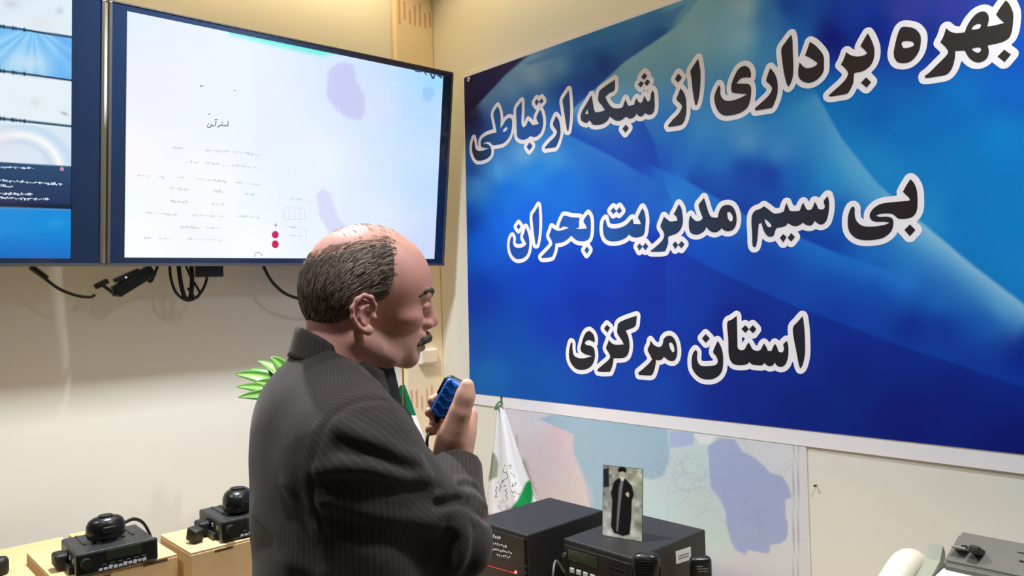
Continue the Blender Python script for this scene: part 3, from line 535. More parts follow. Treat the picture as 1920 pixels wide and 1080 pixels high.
# the white border round the letters: everything within RST of a letter, cut out as one sheet
allw = np.concatenate(WHITE); lo = allw.min(0) - 0.03; hi = allw.max(0) + 0.03; H_ = 0.0025
ny, nz = int((hi[0] - lo[0]) / H_) + 1, int((hi[1] - lo[1]) / H_) + 1; FLD = np.full((ny, nz), 1.0)
for pl in WHITE:
    i0 = np.maximum(((pl.min(0) - lo - 0.03) / H_).astype(int), 0); i1 = np.minimum(((pl.max(0) - lo + 0.03) / H_).astype(int) + 1, (ny, nz))
    gy, gz = np.meshgrid(np.arange(i0[0], i1[0]), np.arange(i0[1], i1[1]), indexing='ij')
    d = poly_sd(np.stack([lo[0] + gy.ravel() * H_, lo[1] + gz.ravel() * H_], 1), pl).reshape(gy.shape) - RST
    FLD[i0[0]:i1[0], i0[1]:i1[1]] = np.minimum(FLD[i0[0]:i1[0], i0[1]:i1[1]], d)
cnt = (FLD[:-1, :-1] < 0).astype(int) + (FLD[1:, :-1] < 0) + (FLD[1:, 1:] < 0) + (FLD[:-1, 1:] < 0)
pt = lambda y, z: (-0.0064, lo[0] + y * H_, lo[1] + z * H_)
for i in range(ny - 1):
    j = 0; row = cnt[i]
    while j < nz - 1:
        if row[j] == 4:
            k = j
            while k < nz - 1 and row[k] == 4: k += 1
            rimb.add([pt(i, j), pt(i + 1, j), pt(i + 1, k), pt(i, k)], [(0, 1, 2, 3)]); j = k; continue
        if row[j]:
            cc = [(i, j), (i + 1, j), (i + 1, j + 1), (i, j + 1)]; out = []
            for q in range(4):
                a_, b_ = cc[q], cc[(q + 1) % 4]; fa, fb = FLD[a_], FLD[b_]
                if fa < 0: out.append(pt(*a_))
                if (fa < 0) != (fb < 0): t = fa / (fa - fb); out.append(pt(a_[0] + (b_[0] - a_[0]) * t, a_[1] + (b_[1] - a_[1]) * t))
            rimb.add(out, [tuple(range(len(out)))])
        j += 1
rimb.build('lettering_outline', mat('letter_white', (240, 238, 246), 0.45, noise=0.01, spec=0.35), banner)
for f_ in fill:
    f_.build('lettering', vmat('letter_fill', 0.45, spec=0.35), banner, cols=lin(idw(px_of(f_.v), LETTER_RGB, 3)))

# ---------------------------------------------------------------- the wall map under the banner
m0 = lambda px, py: hx(px, py, -0.0035)
yl, yr = m0(944, 850).y, m0(1514, 960).y
zt_ = m0(1514, 815).z + 0.05; zb_ = zt_ - 0.92
vs, fs = gridmesh(Vector((-0.0035, yl, zb_)), Vector((-0.0035, yr, zb_)), Vector((-0.0035, yr, zt_)), Vector((-0.0035, yl, zt_)), 260, 210)
pm = px_of(vs)
c = idw(pm, [(930, 800, (216, 212, 220)), (960, 850, (216, 205, 212)), (1000, 900, (222, 206, 210)), (1040, 820, (222, 200, 208)), (1060, 930, (220, 208, 208)), (1000, 790, (214, 212, 222)), (1300, 880, (196, 218, 224)), (1240, 960, (196, 222, 232)), (1300, 960, (198, 216, 218)), (1340, 1020, (200, 218, 216)), (1420, 1060, (214, 214, 220)), (1490, 860, (222, 222, 228)), (1500, 1000, (220, 222, 226)), (1380, 1075, (216, 212, 218)), (1440, 850, (214, 218, 228))], 2.5)
zc3 = lambda pl: [(1200 + x / 3.6, 780 + y / 3.6) for x, y in pl]
c = over(c, pm, [(1010, 785), (1060, 770), (1250, 790), (1256, 850), (1246, 890), (1225, 900), (1206, 896), (1190, 920), (1150, 960), (1110, 960), (1095, 900), (1075, 850), (1075, 815)], (162, 192, 214), 2.5)
c = over(c, pm, [(1110, 950), (1075, 850), (1090, 880), (1112, 930)], (214, 206, 222), 5, .6)
c = over(c, pm, zc3([(198, 100), (360, 110), (365, 190), (285, 210), (200, 212)]), (176, 190, 230), 1.5)
c = over(c, pm, zc3([(365, 120), (520, 130), (470, 190), (400, 190)]), (226, 234, 236), 2)
c = over(c, pm, zc3([(455, 205), (540, 150), (640, 160), (690, 240), (770, 280), (830, 330), (880, 385), (960, 405), (1000, 470), (1025, 550), (980, 565), (985, 680), (1000, 740), (990, 830), (950, 860), (880, 870), (870, 930), (730, 905), (710, 935), (640, 900), (610, 830), (590, 760), (575, 640), (540, 560), (480, 490), (470, 400), (465, 300)]), (166, 180, 220), 1.5)
rr = random.Random(11)
def wander(x, y, n, st, col, wd, al=0.12):
    global c
    a = rr.uniform(0, 6.28); pts = [(x, y)]
    for _ in range(n):
        a += rr.uniform(-0.9, 0.9); x += st * math.cos(a); y += st * math.sin(a); pts.append((x, y))
    d = seg_d(pm, pts); k = (1 - sm01((d - wd * 0.5) / 1.6))[:, None] * al; c = c * (1 - k) + np.array(col, float) * k
for _ in range(26): wander(rr.uniform(1250, 1340), rr.uniform(850, 960), 7, 9, (150, 140, 160), 1.0)
for _ in range(22): wander(rr.uniform(1340, 1470), rr.uniform(850, 1020), 6, 10, (130, 142, 196), 1.2)
for _ in range(22): wander(rr.uniform(970, 1090), rr.uniform(810, 930), 6, 9, (205, 165, 180), 1.0)
for _ in range(14): wander(rr.uniform(1100, 1240), rr.uniform(800, 880), 5, 8, (130, 175, 205), 1.0)
for xx in (1487, 1496):
    c = over(c, pm, [(xx, 700), (xx + 1.6, 700), (xx + 1.6, 1200), (xx, 1200)], (150, 150, 165), 1.2, .8)
mp = MB().add(vs, fs); wall_map = mp.build('wall_map', vmat('map_print', 0.5, spec=0.3), cols=lin(np.clip(c, 0, 255)))
tag(wall_map, 'large pastel paper map of regions on the right wall under the banner', 'map')
b = MB().box((-0.0018, (yl + yr) / 2, (zt_ + zb_) / 2), (0.003, abs(yr - yl) + 0.004, zt_ - zb_ + 0.004)); b.build('backing', M_white, wall_map)
# ---------------------------------------------------------------- sculpting by distance fields
def A(v): return np.array(v, np.float64)
def smin(a, b, k): h = np.clip(0.5 + 0.5 * (b - a) / k, 0, 1); return b + (a - b) * h - k * h * (1 - h)
def smax(a, b, k): return -smin(-a, -b, k)
def nrm(v): return np.sqrt((v * v).sum(-1))
def s_ell(p, c, r, R=None):
    q = p - A(c); q = q @ R if R is not None else q; r = A(r); k0 = nrm(q / r); k1 = nrm(q / (r * r)) + 1e-9; return k0 * (k0 - 1) / k1
def s_cap(p, a, b, ra, rb=None):
    a, b = A(a), A(b); rb = ra if rb is None else rb; e = b - a; q = p - a; h = np.clip(q @ e / (e @ e + 1e-12), 0, 1)
    return nrm(q - h[:, None] * e) - (ra + (rb - ra) * h)
def s_poly(p, pts, r, k=0.004):
    out = None; rr = r if isinstance(r, (list, tuple)) else [r] * len(pts)
    for i in range(len(pts) - 1):
        d = s_cap(p, pts[i], pts[i + 1], rr[i], rr[i + 1]); out = d if out is None else smin(out, d, k)
    return out
def s_box(p, c, h, R, rd):
    q = np.abs((p - A(c)) @ R) - (A(h) - rd); return nrm(np.maximum(q, 0)) + np.minimum(q.max(1), 0) - rd
def nets(f, lo, hi, h, slack=1.35):
    """surface of f = 0 as verts and quads (surface nets on the active blocks of a grid)"""
    lo, hi = A(lo), A(hi); B = 8; nb = np.ceil((hi - lo) / (h * B)).astype(int); n = nb * B + 1
    F = np.full(n, 1.0, np.float32)
    bi = np.stack(np.meshgrid(*[np.arange(k) for k in nb], indexing='ij'), -1).reshape(-1, 3)
    cen = lo + (bi * B + B / 2) * h
    fc = np.concatenate([f(cen[i:i + 60000]) for i in range(0, len(cen), 60000)])
    half = B * h * 0.5 * math.sqrt(3)
    for i, v in zip(bi, fc):
        if v < 0: F[i[0] * B:i[0] * B + B + 1, i[1] * B:i[1] * B + B + 1, i[2] * B:i[2] * B + B + 1] = -1
    act = bi[np.abs(fc) < half * slack]
    o = np.stack(np.meshgrid(*[np.arange(B + 1)] * 3, indexing='ij'), -1).reshape(-1, 3)
    for s in range(0, len(act), 160):
        g = (act[s:s + 160, None, :] * B + o[None]).reshape(-1, 3); F[g[:, 0], g[:, 1], g[:, 2]] = f(lo + g * h)
    N = F < 0
    c8 = [N[i:n[0] - 1 + i, j:n[1] - 1 + j, k:n[2] - 1 + k] for i in (0, 1) for j in (0, 1) for k in (0, 1)]
    any_ = np.logical_or.reduce(c8); all_ = np.logical_and.reduce(c8); cell = np.argwhere(any_ & ~all_)
    idx = np.full(n - 1, -1, np.int64); idx[cell[:, 0], cell[:, 1], cell[:, 2]] = np.arange(len(cell))
    acc = np.zeros((len(cell), 3)); w_ = np.zeros(len(cell))
    cor = [A((i, j, k)).astype(int) for i in (0, 1) for j in (0, 1) for k in (0, 1)]
    for a in range(8):
        for b_ in range(a + 1, 8):
            if np.abs(cor[a] - cor[b_]).sum() != 1: continue
            ga, gb = cell + cor[a], cell + cor[b_]
            fa = F[ga[:, 0], ga[:, 1], ga[:, 2]].astype(float); fb = F[gb[:, 0], gb[:, 1], gb[:, 2]].astype(float); m = (fa < 0) != (fb < 0)
            t = np.where(m, fa / np.where(m, fa - fb, 1), 0)
            acc[m] += (ga + (gb - ga) * t[:, None])[m]; w_[m] += 1
    V = lo + acc / w_[:, None] * h; Q = []
    for ax in range(3):
        u, v = (ax + 1) % 3, (ax + 2) % 3
        s0 = [slice(None)] * 3; s1 = [slice(None)] * 3; s0[ax] = slice(0, -1); s1[ax] = slice(1, None)
        a0 = N[tuple(s0)]; e = np.argwhere(a0 != N[tuple(s1)]); e = e[(e[:, u] > 0) & (e[:, v] > 0) & (e[:, u] < n[u] - 1) & (e[:, v] < n[v] - 1)]
        flip = a0[e[:, 0], e[:, 1], e[:, 2]]; ids = []
        for du, dv in ((-1, -1), (0, -1), (0, 0), (-1, 0)):
            g = e.copy(); g[:, u] += du; g[:, v] += dv; ids.append(idx[g[:, 0], g[:, 1], g[:, 2]])
        q = np.stack(ids, 1); q[~flip] = q[~flip][:, ::-1]; Q.append(q)
    Q = np.concatenate(Q); Q = Q[(Q >= 0).all(1)]
    return V, Q
def obj_np(name, V, Q, m, parent, cols=None, attrs=None, smooth=180):
    inv = np.array(mw(parent).inverted()); V2 = V @ inv[:3, :3].T + inv[:3, 3]
    me = bpy.data.meshes.new(name); me.vertices.add(len(V2)); me.vertices.foreach_set('co', V2.astype(np.float32).ravel())
    me.loops.add(Q.size); me.loops.foreach_set('vertex_index', Q.astype(np.int32).ravel())
    me.polygons.add(len(Q)); me.polygons.foreach_set('loop_start', np.arange(len(Q), dtype=np.int32) * Q.shape[1])
    me.update(calc_edges=True); me.materials.append(m)
    if cols is not None: setcol(me, cols)
    for k, a in (attrs or {}).items(): at = me.attributes.new(k, 'FLOAT', 'POINT'); at.data.foreach_set('value', a.astype(np.float32))
    fin(me, smooth); o = bpy.data.objects.new(name, me); COL.objects.link(o); o.parent = parent; return o

# ---------------------------------------------------------------- the man
RHa, VHa, ZUa, CA = A(RH), A(VH), A(ZU), A(CAM)
def frame(yaw, pitch=0.0):
    y = math.radians(yaw); p_ = math.radians(pitch); Fw = math.cos(y) * RHa + math.sin(y) * VHa; Lw = -math.sin(y) * RHa + math.cos(y) * VHa
    return np.stack([math.cos(p_) * Fw - math.sin(p_) * ZUa, Lw, math.cos(p_) * ZUa + math.sin(p_) * Fw], 1)
RH_ = frame(23, 4); HC = A(P(688, 542, 1.2)); RT = frame(28)
TC = CA + RHa * -0.275 + VHa * 1.185
def hl(p): return (p - HC) @ RH_                                     # to head coordinates: forward, left, up
def hw(q): return HC + A(q) @ RH_.T
def tl(p): return (p - TC) @ RT                                      # to chest coordinates (height 0 at eye level)
def tw(q): return TC + A(q) @ RT.T
def PP(x, y, d): return A(P(x, y, d))

def f_face(q):
    f = s_ell(q, (-.001, 0, .018), (.094, .077, .082))
    f = smin(f, s_ell(q, (-.026, 0, -.012), (.066, .070, .066)), .02)
    f = smin(f, s_ell(q, (.038, 0, .006), (.059, .066, .064)), .02)
    f = smin(f, s_ell(q, (.036, 0, -.045), (.050, .056, .058)), .02)
    f = smin(f, s_ell(q, (.028, 0, -.086), (.054, .050, .034)), .02)
    f = smin(f, s_ell(q, (.068, 0, -.104), (.018, .022, .018)), .015)
    for s in (-1, 1):
        f = smin(f, s_ell(q, (.052, s * .040, -.042), (.024, .020, .016)), .015)
        f = smin(f, s_cap(q, (-.022, s * .058, -.075), (.03, s * .042, -.104), .012), .018)
        f = smin(f, s_cap(q, (.089, s * .012, -.003), (.077, s * .044, -.007), .0105, .009), .010)
        f = smax(f, -s_ell(q, (.092, s * .031, -.026), (.015, .018, .012)), .010)
    f = smin(f, s_poly(q, [(.089, 0, -.006), (.096, 0, -.022), (.104, 0, -.041)], [.009, .0085, .0092]), .010)
    f = smin(f, s_ell(q, (.1035, 0, -.047), (.0125, .0125, .0105)), .006)
    for s in (-1, 1):
        f = smin(f, s_ell(q, (.093, s * .0125, -.0525), (.012, .0075, .008)), .005)
        f = smax(f, -s_ell(q, (.098, s * .0065, -.0585), (.007, .004, .004)), .002)
        f = smin(f, s_ell(q, (.0775, s * .031, -.025), (.0125, .0125, .0125)), .002)
        f = smin(f, s_poly(q, [(.084, s * .018, -.0245), (.0895, s * .030, -.0215), (.081, s * .045, -.025)], .0038), .003)
        f = smin(f, s_poly(q, [(.082, s * .018, -.0275), (.0855, s * .030, -.0325), (.078, s * .045, -.027)], .0024), .003)
        f = smax(f, -s_poly(q, [(.094, s * .020, -.058), (.086, s * .030, -.073), (.080, s * .032, -.088)], .002), .006)
    f = smin(f, s_ell(q, (.084, 0, -.071), (.013, .024, .011)), .008)
    f = smin(f, s_poly(q, [(.079, -.021, -.0795), (.092, -.008, -.0775), (.0925, 0, -.0782), (.092, .008, -.0775), (.079, .021, -.0795)], .0042), .004)
    f = smin(f, s_poly(q, [(.077, -.019, -.086), (.0885, -.007, -.0885), (.0885, .007, -.0885), (.077, .019, -.086)], .0052), .004)
    f = smax(f, -s_poly(q, [(.084, -.019, -.0825), (.0965, 0, -.0826), (.084, .019, -.0825)], .0022), .002)
    return f
EARP = [(-.0225, -.0705, -.040), (-.024, -.080, -.022), (-.032, -.0845, -.009), (-.045, -.087, -.0055), (-.058, -.089, -.013), (-.066, -.090, -.028), (-.064, -.088, -.045), (-.052, -.083, -.061), (-.040, -.079, -.069)]
def f_ear(q, s=-1):
    q = q if s < 0 else q * A((1, -1, 1))
    q = (q - A((-.022, -.0785, -.037))) / .82 + A((-.045, -.079, -.037))
    f = s_ell(q, (-.045, -.074, -.036), (.020, .0085, .029))
    f = smin(f, s_ell(q, (-.052, -.080, -.034), (.013, .005, .023)), .006)
    f = smin(f, s_poly(q, EARP, [.003, .0036, .0042, .0044, .0044, .0042, .004, .004, .004]), .003)
    f = smin(f, s_ell(q, (-.033, -.0785, -.067), (.0085, .0055, .0095)), .005)
    f = smin(f, s_poly(q, [(-.037, -.0845, -.022), (-.050, -.0865, -.030), (-.053, -.086, -.043), (-.044, -.083, -.055)], .0030), .003)
    f = smax(f, -s_ell(q, (-.037, -.086, -.042), (.010, .0085, .012)), .003)
    f = smax(f, -s_poly(q, [(-.030, -.088, -.020), (-.045, -.091, -.0135), (-.0585, -.093, -.028), (-.055, -.091, -.046)], .0032), .003)
    f = smin(f, s_ell(q, (-.0235, -.0785, -.043), (.004, .0045, .006)), .004)
    return f * .82
NK = [hw((-.030, 0, -.05)), hw((-.036, 0, -.11)), tw((.01, 0, -.20))]
W0, EL, SH = PP(853, 858, 1.28), PP(856, 1018, 1.14), PP(660, 846, 1.085)
def hp(x, y, d): return PP(x, y, d)
def f_hand(p):
    f = s_cap(p, EL + (W0 - EL) * 0.35, W0, .034, .0255)
    f = smin(f, s_cap(p, W0, hp(862, 812, 1.285), .026, .025), .015)
    f = smin(f, s_cap(p, hp(858, 822, 1.28), hp(868, 790, 1.30), .025, .021), .015)
    f = smin(f, s_cap(p, hp(846, 834, 1.265), hp(854, 800, 1.258), .018, .018), .012)       # ball of the thumb
    for k, (x, y, d) in enumerate(((880, 778, 1.305), (879, 793, 1.32), (874, 808, 1.333), (866, 822, 1.338))):
        f = smin(f, s_cap(p, hp(858, 838 + k * 3, 1.285 + k * .008), hp(x, y, d), .017, .0125), .012)
    f = smin(f, s_poly(p, [hp(850, 815, 1.256), hp(863, 772, 1.248), hp(872, 744, 1.246), hp(876, 723, 1.246)], [.0175, .0150, .0132, .0112], .014), .018); f = smin(f, s_cap(p, hp(829, 852, 1.272), hp(840, 816, 1.262), .0155, .016), .014)
    fing = [[(880, 778, 1.305), (863, 748, 1.335), (832, 741, 1.325), (811, 752, 1.292)], [(879, 793, 1.32), (856, 770, 1.356), (823, 764, 1.338), (806, 773, 1.286)],
            [(874, 808, 1.333), (848, 788, 1.362), (826, 781, 1.336), (815, 788, 1.288)], [(866, 822, 1.338), (842, 808, 1.352), (822, 802, 1.318), (809, 805, 1.276)]]
    for k, fg in enumerate(fing):
        g = s_poly(p, [hp(*a) for a in fg], [.0125, .0108, .0098, .0088 + (k == 3) * .0016], .003); f = smin(f, g, .0045)
    return f
def f_body(p):
    q = hl(p); f = np.full(len(p), 1.0)
    m = nrm(q - A((0, 0, -.02))) < .2
    if m.any():
        g = f_face(q[m]); g = smin(g, f_ear(q[m]), .004); f[m] = smin(g, f_ear(q[m], 1), .004)
    f = np.where(m, f, nrm(q - A((0, 0, -.02))) - .12)
    f = smin(f, smin(s_cap(p, NK[0], NK[1], .055, .057), s_cap(p, NK[1], NK[2], .057, .066), .02), .022)
    f = smin(f, f_torso(p) + .016, .02)
    f = smin(f, smin(s_cap(p, SH, EL, .045, .036), s_cap(p, EL, EL + (W0 - EL) * .4, .034, .032), .02), .02)
    for a in LARM: pass
    f = smin(f, s_poly(p, LARM, [.05, .038, .026], .02), .02); f = smin(f, s_ell(p, LARM[2], (.03, .03, .045)), .02)
    m = nrm(p - hp(850, 800, 1.29)) < .2
    if m.any(): f[m] = smin(f[m], f_hand(p[m]), .004)
    return f
TU = [-.90, -.78, -.66, -.50, -.35, -.24, -.185, -.155, -.128, -.111, -.085, -.06]
TA = [.132, .132, .130, .127, .126, .125, .118, .105, .090, .078, .062, .056]
TB = [.192, .192, .186, .182, .190, .192, .178, .158, .130, .100, .068, .058]
TO = [.01, .01, .006, .002, 0, 0, -.003, -.008, -.011, -.008, .006, .010]
def _sm(T):                                                          # rounded version of the section table
    u = np.linspace(-.95, 0, 400); v = np.interp(u, TU, T); k = np.exp(-(np.arange(-24, 25) / 9.0) ** 2); k /= k.sum(); return u, np.convolve(np.pad(v, 24, 'edge'), k, 'valid')
TUs, TAs = _sm(TA); _, TBs = _sm(TB); _, TOs = _sm(TO)
def f_torso(p):
    q = tl(p); u = q[:, 2]; a = np.interp(u, TUs, TAs); b = np.interp(u, TUs, TBs); x = q[:, 0] - np.interp(u, TUs, TOs)
    k0 = np.sqrt((x / a) ** 2 + (q[:, 1] / b) ** 2); k1 = np.sqrt((x / a ** 2) ** 2 + (q[:, 1] / b ** 2) ** 2) + 1e-6
    return np.maximum(np.maximum(k0 * (k0 - 1) / k1, (u + .096 + .72 * x) * .85), -.80 - u)
LARM = [tw((-.01, .165, -.21)), tw((-.02, .225, -.46)), tw((.11, .19, -.64))]
CUT = (W0 - EL) / np.linalg.norm(W0 - EL)
def f_up(p): return smin(s_cap(p, SH, SH + (EL - SH) * .5, .088, .063), s_cap(p, SH + (EL - SH) * .5, EL, .063, .052), .02)
def f_fore(p): return np.maximum(s_cap(p, EL, W0 + CUT * .06, .0505, .039), (p - (W0 - CUT * .022)) @ CUT)
def f_jbase(p):
    f = f_torso(p)
    f = smin(f, s_cap(p, tw((0, -.05, -.14)), SH, .045, .078), .03)
    f = smin(f, s_cap(p, tw((0, .05, -.14)), LARM[0], .045, .068), .03)
    f = smin(f, s_poly(p, LARM, [.068, .055, .042], .03), .03)
    f = smin(f, f_up(p), .03); f = smin(f, f_fore(p), .014)
    return f
def march(f, pts):
    r = np.array([A(ray(x, y)) for x, y in pts]); t = np.full(len(r), .75)
    for _ in range(90): t = np.minimum(t + f(CA + r * t[:, None]) * .8, 2.0)
    return [CA + r[i] * t[i] for i in range(len(r)) if t[i] < 1.7]
FOLD = [([(599, 884), (640, 874), (700, 880), (750, 893), (800, 894)], 0.0083, .011), ([(640, 800), (690, 824), (748, 852), (785, 868)], 0.0083, .012), ([(610, 905), (680, 905), (760, 918), (820, 925)], -0.0060, .012),
        ([(640, 838), (700, 850), (770, 880)], -0.0067, .012), ([(610, 940), (690, 962), (780, 975), (850, 985)], 0.0075, .013), ([(640, 985), (720, 1010), (800, 1030)], -0.0060, .016),
        ([(822, 930), (850, 922), (880, 926), (905, 948)], 0.0105, .009), ([(822, 945), (850, 938), (880, 944), (905, 968)], -0.0105, .008), ([(828, 908), (860, 900), (888, 906)], 0.0060, .008), ([(830, 962), (860, 958), (885, 972)], 0.0075, .009),
        ([(862, 970), (872, 1005), (858, 1065)], 0.0083, .010), ([(885, 960), (893, 1010), (880, 1070)], -0.0060, .010), ([(836, 975), (840, 1020), (826, 1075)], -0.0060, .012),
        ([(536, 910), (556, 945), (590, 988)], 0.0030, .011), ([(548, 1050), (600, 1078)], 0.0040, .012), ([(560, 940), (575, 1000), (585, 1070)], -0.0035, .014), ([(480, 960), (520, 1000), (540, 1060)], 0.0045, .016)]
SEAM = [(720, 752), (690, 750), (662, 757), (632, 775), (606, 808), (592, 850), (586, 900), (592, 950), (606, 990)]
FOLD3 = [(march(f_jbase, a), h, w_) for a, h, w_ in FOLD]; SEAM3 = march(f_jbase, SEAM)
def poly_d(p, pts): return s_poly(p, pts, 0.0, 1e-5)
def f_jacket(p):
    f = f_jbase(p); near = np.abs(f) < .03
    if near.any():
        q = p[near]; g = f[near].copy()
        for pts, h, w_ in FOLD3:
            if len(pts) > 1: g -= h * np.exp(-(poly_d(q, pts) / w_) ** 2)
        d = poly_d(q, SEAM3); g += .0022 * np.exp(-(d / .004) ** 2) - .0015 * np.exp(-((d - .012) / .008) ** 2)
        t = tl(q); g -= .0014 * np.sin(t[:, 2] * 55 + t[:, 1] * 30 + 2 * np.sin(t[:, 0] * 25)) * np.clip((-t[:, 2] - .2) * 5, 0, 1)
        f[near] = g
    return smax(f, -f_cut(p), .003)
man = empty('person', (TC[0], TC[1], 0.0), 'balding man in a dark pinstriped suit jacket speaking into a blue hand microphone', 'person')
bb = lambda pts, m: (np.min(pts, 0) - m, np.max(pts, 0) + m)
lo, hi = bb([tw((-.16, -.26, -.80)), tw((.18, .30, -.1)), tw((-.16, .30, -.80)), tw((.18, -.26, -.8)), hw((0, 0, .11)), hw((.11, 0, 0)), EL, hp(880, 712, 1.3), hp(850, 800, 1.37)], .03)
V, Q = nets(f_body, lo, hi, .0023)
qh = hl(V); hd = nrm(qh - A((0, 0, -.02))) < .16
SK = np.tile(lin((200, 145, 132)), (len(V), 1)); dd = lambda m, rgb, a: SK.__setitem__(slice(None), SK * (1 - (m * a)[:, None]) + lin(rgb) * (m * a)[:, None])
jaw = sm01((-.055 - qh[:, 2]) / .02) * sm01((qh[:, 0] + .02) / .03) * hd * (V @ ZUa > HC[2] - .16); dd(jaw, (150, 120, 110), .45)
lips = np.exp(-(np.maximum(np.abs(qh[:, 2] + .0835) - .005, 0) / .003) ** 2) * (qh[:, 0] > .078) * (np.abs(qh[:, 1]) < .021) * hd; dd(lips, (164, 92, 86), .7)
dd(hd * np.exp(-((qh[:, 2] + .01) / .05) ** 2) * (qh[:, 0] > .03), (190, 130, 108), .3)
dd(sm01((.20 - nrm(V - hp(850, 800, 1.29))) / .05), (222, 172, 150), .8)  # hand painted lighter, as if lit from above
eye = (nrm(qh - A((.0775, -.031, -.025))) < .0129) & (np.abs(qh[:, 2] + .025) < .0045) | (nrm(qh - A((.0775, .031, -.025))) < .0129) & (np.abs(qh[:, 2] + .025) < .0045)
dd(hd * np.exp(-((qh[:, 2] + .0268 - 6 * (np.abs(qh[:, 1]) - .031) ** 2) / .0018) ** 2) * (qh[:, 0] > .070) * (np.abs(np.abs(qh[:, 1]) - .032) < .014), (48, 32, 28), .85)
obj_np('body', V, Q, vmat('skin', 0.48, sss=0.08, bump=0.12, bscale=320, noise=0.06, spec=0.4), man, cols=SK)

# hair: a close cap on the sides and back, combed strands over it
def hair_zone(q):
    x, y, z = q[:, 0], q[:, 1], q[:, 2]; s = -np.abs(y)
    top = np.interp(x, [-.11, -.085, -.06, -.03, 0, .022, .04], [.030, .040, .050, .056, .060, .066, .05])
    fr = np.interp(z, [-.07, -.040, -.026, -.016, -.008, .02, .05, .07], [-.052, -.046, -.006, -.002, .018, .023, .024, .018])
    nape = np.interp(x, [-.12, -.085, -.05], [-.066, -.075, -.078])
    return np.maximum(np.maximum(z - top, x - fr), nape - z)
def f_hair(p):
    q = hl(p); f = f_face(q); n_ = .0004 * np.sin(q[:, 0] * 210 + q[:, 2] * 130 + 3 * np.sin(q[:, 2] * 60)) + .0004 * np.sin(q[:, 0] * 90 - q[:, 2] * 310)
    th = .003 + .0035 * sm01((-q[:, 0] - .02) / .06) * sm01((.05 - q[:, 2]) / .06)
    return smax(smax(f - th - n_, hair_zone(q), .006), -(f + .006), .003)
lo, hi = bb([hw((x, y, z)) for x in (-.12, .05) for y in (-.095, .095) for z in (-.085, .085)], .01)
V, Q = nets(f_hair, lo, hi, .0022)
qh = hl(V); gz = .5 + .5 * np.sin(qh[:, 0] * 160 + 40 * qh[:, 2] + 6 * np.sin(qh[:, 2] * 70))
HCOL = lin((62, 50, 43)) * (1 - .5 * gz[:, None]) + lin((108, 92, 80)) * (.5 * gz[:, None])
M_hair = vmat('hair', 0.5, bump=0.3, bscale=500, noise=0.15, spec=0.3)
hair = obj_np('hair', V, Q, M_hair, man, cols=HCOL)
b = MB(); hc = []; rr = random.Random(5); npr = np.random.default_rng(5)
side = np.argwhere((qh[:, 1] < .02)).ravel(); pick = npr.choice(side, 2400)
q = qh[pick].copy(); nP = len(pick); back = sm01(-q[:, 0] / .08); LEN = npr.uniform(.014, .034, nP); nst = 5; PTS = []
dv = np.stack([-1 + .3 * back, 0 * back, -.35 - .9 * back], 1) + npr.normal(0, .16, (nP, 3)); th_of = lambda q: .003 + .0035 * sm01((-q[:, 0] - .02) / .06) * sm01((.05 - q[:, 2]) / .06)
for k in range(nst):
    PTS.append(q.copy()); q = q + dv / nrm(dv)[:, None] * (LEN / nst)[:, None]; d0 = f_face(q); e = 1e-3
    g = np.stack([f_face(q + A(v)) - d0 for v in ((e, 0, 0), (0, e, 0), (0, 0, e))], 1) / e
    q = q + g * (th_of(q) + .0012 * (k / nst) - d0)[:, None]; dv = dv + A((0, 0, -.12))
# the hair thins out towards the bald crown: single strands above its edge
Vb = np.array([v.co[:] for v in bpy.data.objects['body'].data.vertices]) + A(man.location); qb = hl(Vb); zz = hair_zone(qb)
thin_ = np.argwhere((zz > 0) & (zz < .013) & (qb[:, 2] > .02) & (qb[:, 1] < .03) & (qb[:, 0] < .03) & (nrm(qb) < .13)).ravel(); thin_ = npr.choice(thin_, 260)
q = qb[thin_].copy(); PT2 = []; dv = np.stack([-1 + 0 * q[:, 0], .0 * q[:, 0], .05 - .5 * sm01(-q[:, 0] / .08)], 1) + npr.normal(0, .2, (len(q), 3)); LN = npr.uniform(.010, .026, len(q))
for k in range(nst):
    PT2.append(q.copy()); q = q + dv / nrm(dv)[:, None] * (LN / nst)[:, None]; d0 = f_face(q); e = 1e-3
    g = np.stack([f_face(q + A(v)) - d0 for v in ((e, 0, 0), (0, e, 0), (0, 0, e))], 1) / e; q = q + g * (.0012 - d0)[:, None]
for i in range(len(q)):
    n0 = len(b.v); b.tube([hw(P_[i]) for P_ in PT2], [.0003, .0004, .0004, .0003, .0002], n=3, smooth=1, cap=False); t = rr.random(); hc += [lin((112, 86, 70)) * (1 - t) + lin((160, 132, 112)) * t] * (len(b.v) - n0)
for i in range(nP):
    n0 = len(b.v); b.tube([hw(P_[i]) for P_ in PTS], [.0007, .0009, .0009, .0007, .0003], n=3, smooth=1, cap=False)
    t = rr.random() ** 1.5; colr = lin((58, 46, 39)) * (1 - t) + lin((156, 138, 122)) * t; hc += [colr] * (len(b.v) - n0)
tag(b.build('hair_strands', M_hair, hair, smooth=180, cols=np.array(hc)), kind='stuff')
b = MB(); hc = []                                                    # thin strands combed over the bald crown
for k in range(30):
    x0 = rr.uniform(-.055, .045); pts = []
    for t in np.linspace(0, 1, 7):
        y = -.055 + .10 * t * rr.uniform(.92, 1.0); x = x0 - .018 * t + .006 * math.sin(t * 3 + k)
        lo_, hi_ = 0.0, .15
        for _ in range(18):
            mz = (lo_ + hi_) / 2
            if f_face(A([[x, y, mz]]))[0] < 0: lo_ = mz
            else: hi_ = mz
        pts.append(hw((x, y, hi_ + .0006)))
    n0 = len(b.v); b.tube(pts, .00022, n=3, smooth=1, cap=False); hc += [lin((120, 90, 74))] * (len(b.v) - n0)
tag(b.build('crown_strands', M_hair, hair, smooth=180, cols=np.array(hc)), kind='stuff')
